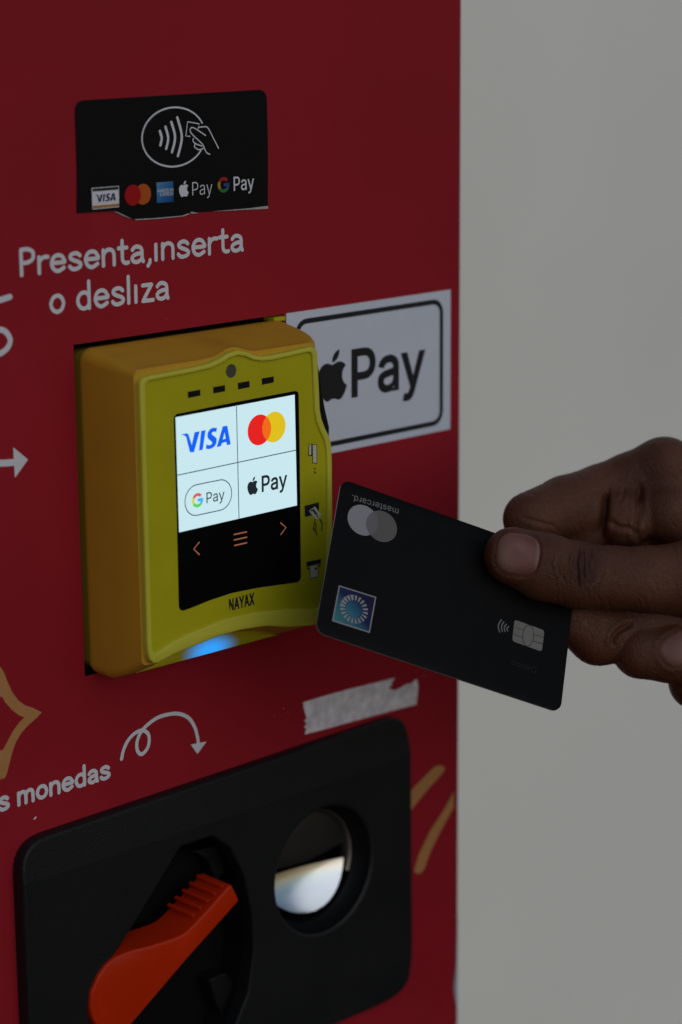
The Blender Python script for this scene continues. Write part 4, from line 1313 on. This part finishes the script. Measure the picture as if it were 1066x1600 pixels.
def sd_groups(P):
    h, on = card_sides(P)
    th = sd_chain(P, THUMB, 1.12, 1.5)
    th = np.where(on, np.maximum(th, .05 - h), th)
    ix = smin(sd_chain(P, INDEX, 1.08, 1.5), sd_chain(P, INDEX2, 1.0, 2.0), 2.0)
    ix = smin(ix, sd_chain(P, PADI, 1.0, 1.5), 3.0)
    ix = smin(ix, sd_chain(P, PADJ, 1.0, 1.5), 3.0)
    ix = smin(ix, sd_chain(P, FILL, 1.0, 1.5), 2.0)
    ma = sd_chain(P, MIDA, 1.05, 2.5)
    mb = sd_chain(P, MIDB, 1.0, 2.0)
    pk_ = sd_chain(P, PINK, 1.0, 2.0)
    pa = smin(sd_chain(P, PALM, .9, 10.0), sd_chain(P, PALM2, .9, 8.0), 8.0)
    back = [ix, ma, mb, pk_, pa]
    back = [np.where(on, np.maximum(b, h + .82), b) for b in back]
    return [th] + back


def sd_hand(P):
    th, ix, ma, mb, pk_, pa = sd_groups(P)
    d = smin(ix, pa, 5.0)
    d = smin(d, smin(ma, pa, 5.0), .8)
    d = smin(d, mb, .9)
    d = smin(d, pk_, .9)
    return smin(d, th, .4)


def surface_nets(vol, org, h):
    nx, ny, nz = vol.shape
    ins = vol < 0
    c = np.zeros((nx - 1, ny - 1, nz - 1), np.uint8)
    for dx in (0, 1):
        for dy in (0, 1):
            for dz in (0, 1):
                c += ins[dx:nx - 1 + dx, dy:ny - 1 + dy, dz:nz - 1 + dz]
    act = (c > 0) & (c < 8)
    I = np.argwhere(act)
    idx = np.full(act.shape, -1, np.int64)
    idx[tuple(I.T)] = np.arange(len(I))
    acc = np.zeros((len(I), 3))
    cnt = np.zeros(len(I))
    cor = [(x, y, z) for x in (0, 1) for y in (0, 1) for z in (0, 1)]
    for a in range(8):
        for b in range(a + 1, 8):
            A, B = np.array(cor[a]), np.array(cor[b])
            if np.abs(A - B).sum() != 1:
                continue
            va = vol[tuple((I + A).T)]
            vb = vol[tuple((I + B).T)]
            m = (va < 0) != (vb < 0)
            t = np.where(m, va / np.where(m, va - vb, 1), 0)
            p = A + (B - A) * t[:, None]
            acc[m] += p[m]
            cnt[m] += 1
    verts = (I + acc / cnt[:, None]) * h + org
    faces = []
    for ax in range(3):
        o1, o2 = [k for k in range(3) if k != ax]
        sl0 = [slice(None)] * 3
        sl1 = [slice(None)] * 3
        sl0[ax] = slice(0, -1)
        sl1[ax] = slice(1, None)
        E = ins[tuple(sl0)] != ins[tuple(sl1)]
        J = np.argwhere(E)
        J = J[(J[:, o1] > 0) & (J[:, o2] > 0) & (J[:, o1] < vol.shape[o1] - 1) & (J[:, o2] < vol.shape[o2] - 1)]
        fl = ins[tuple(J.T)]
        q = []
        for s1, s2 in ((1, 1), (0, 1), (0, 0), (1, 0)):
            K = J.copy()
            K[:, o1] -= s1
            K[:, o2] -= s2
            q.append(idx[tuple(K.T)])
        q = np.stack(q, 1)
        flip = fl if ax != 1 else ~fl
        q[~flip] = q[~flip][:, ::-1]
        faces.append(q)
    return verts, np.concatenate(faces)


HSTEP = 0.6
lo_ = np.array([hp(738, 800, 0)[0], hp(800, 660, 0)[1], 705.0])
hi_ = np.array([hp(1500, 800, 30)[0], hp(1060, 1190, 20)[1], 820.0])


def build_hand():
    # two grids: the part in view fine, all in one volume so that the surface stays continuous
    n = np.ceil((hi_ - lo_) / HSTEP).astype(int) + 1
    ax = [lo_[i] + HSTEP * np.arange(n[i]) for i in range(3)]
    vol = np.empty(tuple(n), np.float32)
    for s in range(0, n[0], 24):
        g = np.meshgrid(ax[0][s:s + 24], ax[1], ax[2], indexing='ij')
        vol[s:s + 24] = sd_hand([q.astype(np.float32) for q in g])
    return surface_nets(vol, lo_, HSTEP)


hv, hf = build_hand()
print('hand', len(hv), len(hf))
hc_ = hp(1000, 900, 0)
pe_loc = to_world(hp(1060, 1000, 10))
me = bpy.data.meshes.new('person')
me.from_pydata(((hv - hc_)).tolist(), [], hf.tolist())
me.update()
ob = bpy.data.objects.new('tmp_hand', me)
COL.objects.link(ob)
md = ob.modifiers.new('s', 'SMOOTH')
md.factor, md.iterations = 0.5, 3
md = ob.modifiers.new('d', 'SUBSURF')
md.levels = 1
bpy.context.view_layer.update()
me2 = bpy.data.meshes.new_from_object(ob.evaluated_get(bpy.context.evaluated_depsgraph_get()))
bpy.data.objects.remove(ob)
bpy.data.meshes.remove(me)
nvt = len(me2.vertices)
co = np.empty(nvt * 3)
me2.vertices.foreach_get('co', co)
co = co.reshape(-1, 3) + hc_
no = np.empty(nvt * 3)
me2.vertices.foreach_get('normal', no)
no = no.reshape(-1, 3)
if np.mean(np.sum(no * (co - co.mean(0)), 1)) < 0:
    me2.flip_normals()
    no = -no
pxx = 533 + FPX * co[:, 0] / co[:, 2]
pyy = 800 + FPX * co[:, 1] / co[:, 2]
grp = np.argmin(np.stack(sd_groups([co[:, i].astype(np.float32) for i in range(3)])), 0)
front_ = no[:, 2] < 0.15
disp = np.zeros(nvt)


def groove(pts, width, depth, mask, fade=True):
    """crease pressed in along a line of photo positions"""
    P = np.array(catmull(pts, k=8))
    A, B = P[:-1], P[1:]
    sel = np.where(mask & (pxx > P[:, 0].min() - 4 * width) & (pxx < P[:, 0].max() + 4 * width) & (pyy > P[:, 1].min() - 4 * width) & (pyy < P[:, 1].max() + 4 * width))[0]
    if not len(sel):
        return
    x, y = pxx[sel], pyy[sel]
    best = np.full(len(sel), 1e9)
    par = np.zeros(len(sel))
    m = len(A)
    for k in range(m):
        d = B[k] - A[k]
        t = np.clip(((x - A[k, 0]) * d[0] + (y - A[k, 1]) * d[1]) / (d @ d + 1e-9), 0, 1)
        q = np.hypot(x - A[k, 0] - t * d[0], y - A[k, 1] - t * d[1])
        u_ = q < best
        best[u_] = q[u_]
        par[u_] = ((k + t) / m)[u_]
    f = np.clip(np.minimum(par, 1 - par) * 5, 0, 1) if fade else 1
    disp[sel] -= depth * f * (np.exp(-(best / width) ** 2) - .28 * np.exp(-((best - 2.4 * width) / (1.3 * width)) ** 2))


gt, gi = front_ & (grp == 0), front_ & ((grp == 1) | (grp == 5))
rng = np.random.default_rng(4)
for x0, amp, half, bow in ((-46, .10, 20, .35), (-36, .16, 26, .32), (-27, .22, 30, .26), (-19, .25, 32, .2), (-11, .30, 33, .12), (-3, .42, 34, .03), (5, .36, 34, -.04), (12, .32, 33, -.1), (20, .26, 31, -.2), (29, .2, 28, -.28), (39, .13, 24, -.34), (50, .09, 20, -.3)):
    cy = 886
    pts = [(908 + x0 + bow * 22 * ((t * t)) + rng.normal(0, .8), cy + half * t) for t in np.linspace(-1, 1, 6)]
    groove([(x + rng.normal(0, 1.6), y) for x, y in pts], rng.uniform(1.8, 2.8), amp * rng.uniform(1.1, 2.0), gt)
for k in range(80):                                      # fine lines over the thumb
    x, y = rng.uniform(850, 1066), rng.uniform(852, 955)
    a = rng.normal(1.45, .35)
    l = rng.uniform(6, 16)
    groove([(x - l * math.cos(a), y - l * math.sin(a)), (x + rng.normal(0, 1), y), (x + l * math.cos(a), y + l * math.sin(a))], 1.7, rng.uniform(.06, .15), gt)
groove([(948, 768), (946, 785), (944, 805), (938, 835)], 4.6, 2.1, gi)
groove([(952, 758), (950, 770), (946, 790)], 2.6, .4, gi)
groove([(1002, 754), (999, 775), (1000, 800), (996, 826), (1000, 850)], 4.4, 1.6, gi)
groove([(950, 812), (966, 822), (985, 826), (1000, 838)], 3.8, .75, gi)
groove([(975, 760), (974, 772), (970, 785)], 2.4, .3, gi)
groove([(816, 808), (840, 815), (870, 823)], 3.0, .35, gi)
for k in range(120):
    x, y = rng.uniform(800, 1066), rng.uniform(690, 850)
    a = rng.normal(1.1, .4)
    l = rng.uniform(5, 14)
    groove([(x - l * math.cos(a), y - l * math.sin(a)), (x + rng.normal(0, 1), y), (x + l * math.cos(a), y + l * math.sin(a))], 1.6, rng.uniform(.04, .13), gi)
gm = front_ & ((grp == 2) | (grp == 3) | (grp == 4))
groove([(958, 1012), (960, 996), (972, 983), (990, 973)], 3.8, 1.5, gm)
for k in range(50):
    x, y = rng.uniform(900, 1066), rng.uniform(970, 1060)
    a = rng.normal(.9, .5)
    l = rng.uniform(5, 12)
    groove([(x - l * math.cos(a), y - l * math.sin(a)), (x + rng.normal(0, 1), y), (x + l * math.cos(a), y + l * math.sin(a))], 1.6, rng.uniform(.04, .11), gm)
# nail folds
NAIL1 = dict(c=(809, 866), a=math.radians(9), ra=34, rb=33.5, n=2.9)
NAIL2 = dict(c=(1063, 1013), a=math.radians(-28), ra=33, rb=27, n=2.6)


def nail_out(N, n=64, s=1.0):
    p = []
    for i in range(n):
        t = 2 * math.pi * i / n
        c_, s_ = math.cos(t), math.sin(t)
        r = (abs(c_) ** N['n'] + abs(s_) ** N['n']) ** (-1 / N['n']) * s
        u_, v_ = r * c_ * N['ra'], r * s_ * N['rb']
        p.append((N['c'][0] + u_ * math.cos(N['a']) - v_ * math.sin(N['a']), N['c'][1] + u_ * math.sin(N['a']) + v_ * math.cos(N['a'])))
    return p


for N, g_ in ((NAIL1, gt), (NAIL2, gm)):
    o_ = nail_out(N, 48, 1.03)
    groove(o_ + [o_[0]], 2.4, .3, g_, fade=False)
    dx, dy = pxx - N['c'][0], pyy - N['c'][1]
    u_, v_ = dx * math.cos(N['a']) + dy * math.sin(N['a']), -dx * math.sin(N['a']) + dy * math.cos(N['a'])
    q = (np.abs(u_ / N['ra']) ** N['n'] + np.abs(v_ / N['rb']) ** N['n'])
    disp -= np.where(g_ & (q < 1.0), .35, 0)
co = co + no * disp[:, None]
cw = CAM + co @ ROT                                        # ROT.T @ p
me2.vertices.foreach_set('co', ((cw - pe_loc) * S).ravel())
tone = np.zeros(nvt)
tone += np.where(gt, np.exp(-((pxx - 912) / 26) ** 2 - ((pyy - 886) / 34) ** 2), 0)
tone += np.where(gi, .5 * np.exp(-((pxx - 1010) / 40) ** 2 - ((pyy - 730) / 40) ** 2), 0)
at_ = me2.attributes.new('tone', 'FLOAT', 'POINT')
at_.data.foreach_set('value', tone.astype(np.float32))
me2.name = 'person'
me2.update()

sk = bpy.data.materials.new('skin')
sk.use_nodes = True
nt = sk.node_tree
b = nt.nodes['Principled BSDF']
tc = nt.nodes.new('ShaderNodeTexCoord')
n1 = nt.nodes.new('ShaderNodeTexNoise')
n1.inputs['Scale'].default_value = 55
n1.inputs['Detail'].default_value = 6
rp = nt.nodes.new('ShaderNodeValToRGB')
rp.color_ramp.elements[0].position, rp.color_ramp.elements[1].position = .32, .68
rp.color_ramp.elements[0].color, rp.color_ramp.elements[1].color = (0.076, 0.0255, 0.0128, 1), (0.132, 0.048, 0.0245, 1)
nt.links.new(tc.outputs['Object'], n1.inputs['Vector'])
nt.links.new(n1.outputs['Fac'], rp.inputs['Fac'])
ta = nt.nodes.new('ShaderNodeAttribute')
ta.attribute_name = 'tone'
mxn = nt.nodes.new('ShaderNodeMix')
mxn.data_type = 'RGBA'
mxn.inputs[7].default_value = (0.048, 0.018, 0.0115, 1)
tm = nt.nodes.new('ShaderNodeMath')
tm.operation = 'MULTIPLY'
tm.inputs[1].default_value = .9
nt.links.new(ta.outputs['Fac'], tm.inputs[0])
nt.links.new(tm.outputs[0], mxn.inputs[0])
nt.links.new(rp.outputs['Color'], mxn.inputs[6])
nt.links.new(mxn.outputs[2], b.inputs['Base Color'])
b.inputs['Roughness'].default_value = 0.45
b.inputs['Specular IOR Level'].default_value = 0.28
b.inputs['Subsurface Weight'].default_value = 0.12
b.inputs['Subsurface Radius'].default_value = (1.0, 0.35, 0.2)
b.inputs['Subsurface Scale'].default_value = 0.0025
vo = nt.nodes.new('ShaderNodeTexVoronoi')
vo.feature = 'DISTANCE_TO_EDGE'
vo.inputs['Scale'].default_value = 1500
n2 = nt.nodes.new('ShaderNodeTexNoise')
n2.inputs['Scale'].default_value = 400
n2.inputs['Detail'].default_value = 5
ad = nt.nodes.new('ShaderNodeMath')
ad.operation = 'MULTIPLY_ADD'
ad.inputs[1].default_value = 1.2
bp = nt.nodes.new('ShaderNodeBump')
bp.inputs['Strength'].default_value = .8
bp.inputs['Distance'].default_value = .00035
nt.links.new(tc.outputs['Object'], vo.inputs['Vector'])
nt.links.new(tc.outputs['Object'], n2.inputs['Vector'])
nt.links.new(vo.outputs['Distance'], ad.inputs[0])
nt.links.new(n2.outputs['Fac'], ad.inputs[2])
nt.links.new(ad.outputs[0], bp.inputs['Height'])
nt.links.new(bp.outputs['Normal'], b.inputs['Normal'])
me2.materials.clear()
me2.materials.append(sk)
me2.shade_smooth()
person = bpy.data.objects.new('person', me2)
COL.objects.link(person)
person.location = Vector(pe_loc * S)
tag(person, 'bare dark skinned hand reaching in from the right and pinching the black bank card', 'person')


class _P:
    loc = pe_loc
    o = person


def nail(N, chains, zs, name, lift):
    """a nail plate laid on the fingertip"""
    rings = 9
    nn = 56
    V, F = [], []

    def hit(x, y):
        d = np.array([(x - 533) / FPX, (y - 800) / FPX, 1.0])
        z = 690.0
        f = lambda z: float(sd_chain([np.array([d[i] * z], np.float32) for i in range(3)], chains, zs, 1.5)[0])
        for _ in range(60):
            s = f(z)
            if s < .02:
                break
            z += s * .9
        p = d * z
        e = .3
        g = []
        for i in range(3):
            q1, q2 = p.copy(), p.copy()
            q1[i] += e
            q2[i] -= e
            g.append(float(sd_chain([np.array([w], np.float32) for w in q1], chains, zs, 1.5)[0] - sd_chain([np.array([w], np.float32) for w in q2], chains, zs, 1.5)[0]))
        g = np.array(g)
        return p, g / np.linalg.norm(g)
    for r in range(rings + 1):
        s = 1 - r / rings
        edge = max(0, (s - .86) / .14)
        for x, y in nail_out(N, nn, max(s, .01)):
            p, g = hit(x, y)
            V.append(to_world(p + g * (lift - .55 * edge ** 2)))
    for r in range(rings):
        for i in range(nn):
            j = (i + 1) % nn
            F.append((r * nn + i, r * nn + j, (r + 1) * nn + j, (r + 1) * nn + i))
    return add(name, V, F, 'nail', _P, None, sharp=0)


tn = nail(NAIL1, THUMB, 1.12, 'thumbnail', .22)
MT['thumbnail'] = mat('thumbnail', (0.245, 0.108, 0.088), 0.36, spec=0.3, bump=.15, bscale=900)
nA, nB = to_world(hp(777, 862, -16)) - pe_loc, to_world(hp(843, 872, -16)) - pe_loc
set_gradient(MT['thumbnail'], [(0.0, (0.25, 0.145, 0.11)), (.5, (0.205, 0.088, 0.072)), (.82, (0.175, 0.06, 0.055)), (1.0, (0.33, 0.21, 0.185))], axis_fac(nA, nB))
tn.data.materials[0] = MT['thumbnail']
nail(NAIL2, MIDB, 1.0, 'fingernail', .15)
